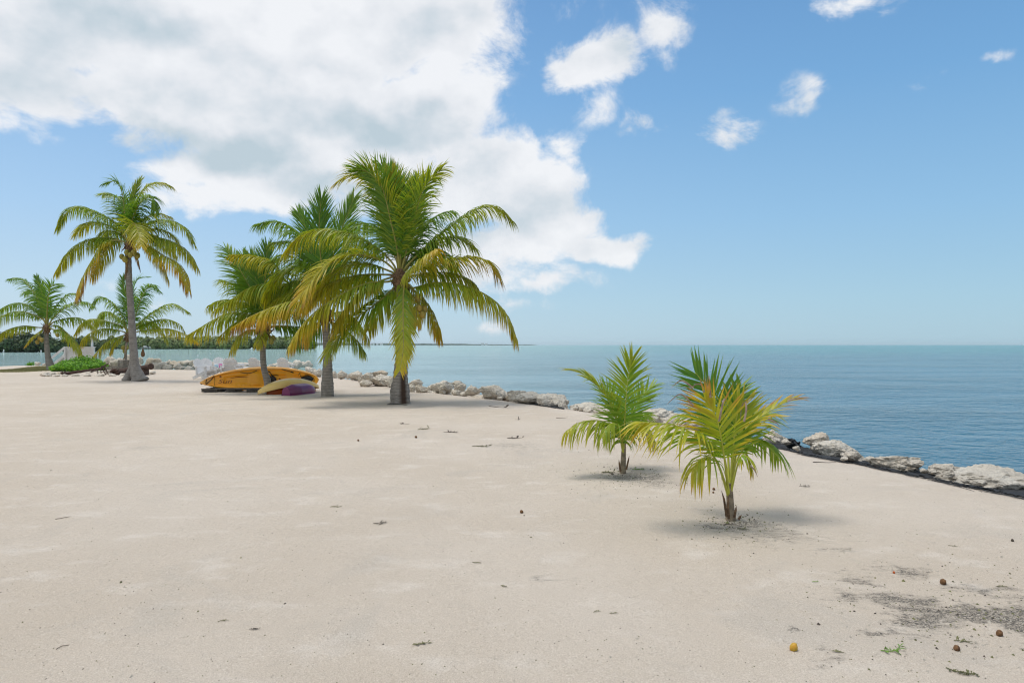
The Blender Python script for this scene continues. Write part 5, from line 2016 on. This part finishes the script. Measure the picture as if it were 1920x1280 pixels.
sprig(1676, 1218, .13, M['green_sprig'], 'fresh green sprig lying on sand at the lower right', 9, .35, 1, .7)
sprig(1800, 1260, .12, M['olive_sprig'], 'dark olive sprig at the bottom right corner', 14, -.5, 2)
sprig(1570, 1221, .06, M['olive_sprig'], 'small dead sprig between the orange nut and the green sprig', 8, -.3, 3)
sprig(1804, 1198, .09, M['olive_sprig'], 'dead sprig just above the hollow nut shell', 8, -.2, 4)
sprig(1527, 1089, .05, M['green_sprig'], 'tiny green seedling above the orange nut', 6, .2, 5, .9)
sprig(1684, 1212, .03, M['green_sprig'], 'bit of green leaf beside the fresh green sprig', 4, 1.2, 6)
sprig(1785, 1020, .06, M['olive_sprig'], 'pale curled sprig on the sand toward the right edge', 7, -.5, 7)
sprig(1877, 1094, .06, M['olive_sprig'], 'olive sprig by the right edge above the dark stain', 7, -.2, 8)
sprig(788, 1212, .08, M['olive_sprig'], 'crumpled dead leaf cluster near the bottom centre', 14, .3, 9)
sprig(418, 1167, .05, M['olive_sprig'], 'small greenish leaf bit at the lower left', 8, .5, 10)
sprig(477, 1184, .05, M['twig'], 'small dark leaf bit at the lower left, right of the greenish one', 8, .1, 11)
sprig(893, 1058, .07, M['olive_sprig'], 'green tinged weed scrap in the middle of the sand', 6, -.3, 12)
sprig(945, 1101, .05, M['olive_sprig'], 'dead sprig right of centre, below the green tinged scrap', 8, -.6, 13)
sprig(117, 1212, .06, M['twig'], 'dark twig at the lower left corner', 3, 1.0, 14)
sprig(120, 975, .12, M['twig'], 'thin curved twig at the left on open sand', 2, .9, 15)
sprig(630, 950, .11, M['olive_sprig'], 'dry leaf on the sand left of centre', 6, .1, 16)
sprig(713, 978, .12, M['twig'], 'dark curled leaf right of the dry leaf', 8, .6, 17)
sprig(1508, 914, .11, M['wood_grey'], 'bleached curled coral fragment right of the nearest young palm', 12, .1, 18, 1.2, 'coral_fragment', 'fragment')
sprig(1150, 1150, .05, M['olive_sprig'], 'olive leaf bit below and left of the nearest young palm', 5, .1, 19)
sprig(1118, 1148, .05, M['olive_sprig'], 'thin olive leaf next to the olive leaf bit', 5, .4, 20)
sprig(1740, 1067, .05, M['wood_grey'], 'pale shell like scrap right of the tiny red berry', 6, .2, 21)
sprig(930, 763, .6, M['twig'], 'dark fallen palm stalk on the sand right of the scarred trunk', 4, -.75, 22, .3, 'fallen_stalk', 'stalk')
sprig(972, 786, .22, M['twig'], 'small upright dark scrap between the fallen stalk and the young palms', 5, 1.4, 23, 1.5)
sprig(1054, 783, .26, M['twig'], 'thin dark twig left of the farther young palm', 3, .2, 24)
sprig(755, 795, .26, M['twig'], 'forked dark twig below the scarred trunk', 5, -.6, 25)
sprig(795, 807, .26, M['olive_sprig'], 'grey green weed right of the forked twig', 10, .8, 26, .9)
sprig(845, 812, .26, M['twig'], 'line of dead twigs under the shore row', 8, .05, 27)
sprig(900, 838, .24, M['olive_sprig'], 'dead weed clump under the fallen stalk', 10, .1, 28)
sprig(965, 822, .25, M['twig'], 'broken twigs in the middle distance right of the weed clump', 8, .1, 29)
sprig(1140, 886, .18, M['olive_sprig'], 'dead weed at the left foot of the farther young palm', 10, .1, 30, .6)
sprig(1196, 881, .16, M['green_sprig'], 'green weed tuft at the right foot of the farther young palm', 8, .2, 31, .9)
sprig(1366, 981, .12, M['twig'], 'dark leaf scrap at the foot of the nearest young palm', 5, .1, 32)
sprig(1393, 990, .10, M['olive_sprig'], 'olive sprig right of the nearest young palm foot', 6, -.4, 33)
sprig(1545, 866, .3, M['twig'], 'thin twig on the sand below the flat boulder', 2, -.1, 34)
mb = MB()
c = ground(738, 757)
mb.add([c + V3((-.16, -.12, .012)), c + V3((.10, -.16, .01)), c + V3((.42, -.3, .01)), c + V3((.12, -.05, .03)), c + V3((-.1, .02, .035))], [(0, 1, 2, 3), (0, 3, 4)])
o = mb.build('bark_slab', M['wood_dark'], origin=c)
o.modifiers.new('t', 'SOLIDIFY').thickness = .02
tag(o, 'dark bark slab fallen at the foot of the scarred trunk', 'bark')

# fine litter: grains of broken shell, pebbles, leaf crumbs, one mass
rng = random.Random(77)
mb = MB()
for k in range(4600):
    py = 760 + 520 * rng.random() ** 1.15
    px = rng.uniform(0, 1920)
    near_palm = rng.random() < .38
    if near_palm:
        q = rng.choice(((1175, 893, 80, 22), (1180, 900, 130, 40), (1400, 990, 130, 45), (1370, 975, 50, 14), (1700, 1120, 190, 90), (1850, 1150, 110, 90)))
        px, py = rng.gauss(q[0], q[2] * .6), rng.gauss(q[1], q[3] * .6)
    p = at(px, py)
    if py < 735 or shore_sd(np.array([p.x]), np.array([p.y]))[0] < .3:
        continue
    p.z = gz1(p.x, p.y, 5)
    s = rng.uniform(.0015, .0048) * (1 + p.y * .05) * (rng.uniform(1.0, 2.3) if near_palm else 1)
    if rng.random() < .03:
        s *= 2.0
    mi = rng.choice((0, 1, 1, 2, 2, 2, 2))
    vs = [p + V3((rng.uniform(.5, 1) * s * math.cos(a), rng.uniform(.5, 1.6) * s * math.sin(a), 0)) for a in (0, 1.25, 2.5, 3.8, 5.0)] + [p + V3((0, 0, s * rng.uniform(.5, 1)))]
    mb.add(vs, [(0, 1, 5), (1, 2, 5), (2, 3, 5), (3, 4, 5), (4, 0, 5)], mi=mi)
tag(mb.build('sand_litter', [M['twig'], M['olive_sprig'], M['rock']]), 'fine crumbs of leaf, shell and coral strewn over the sand', 'litter', kind='stuff')


# ------------------------------------------------------------------ sea air
def build_haze():
    mb = MB()
    mb.box((0, 0, 6.0), (12400, 12400, 18.0))
    m = bpy.data.materials.new('sea_haze')
    m.use_nodes = True
    t = NT(m.node_tree)
    t.n.clear()
    out = t.new('ShaderNodeOutputMaterial')
    v = t.new('ShaderNodeVolumePrincipled')
    v.inputs['Color'].default_value = (0.80, 0.92, 1.0, 1)
    v.inputs['Density'].default_value = 0.00008
    v.inputs['Anisotropy'].default_value = 0.0
    t.l.new(v.outputs[0], out.inputs['Volume'])
    tag(mb.build('haze', m), 'thin pale sea haze over the whole bay', kind='stuff')


build_haze()
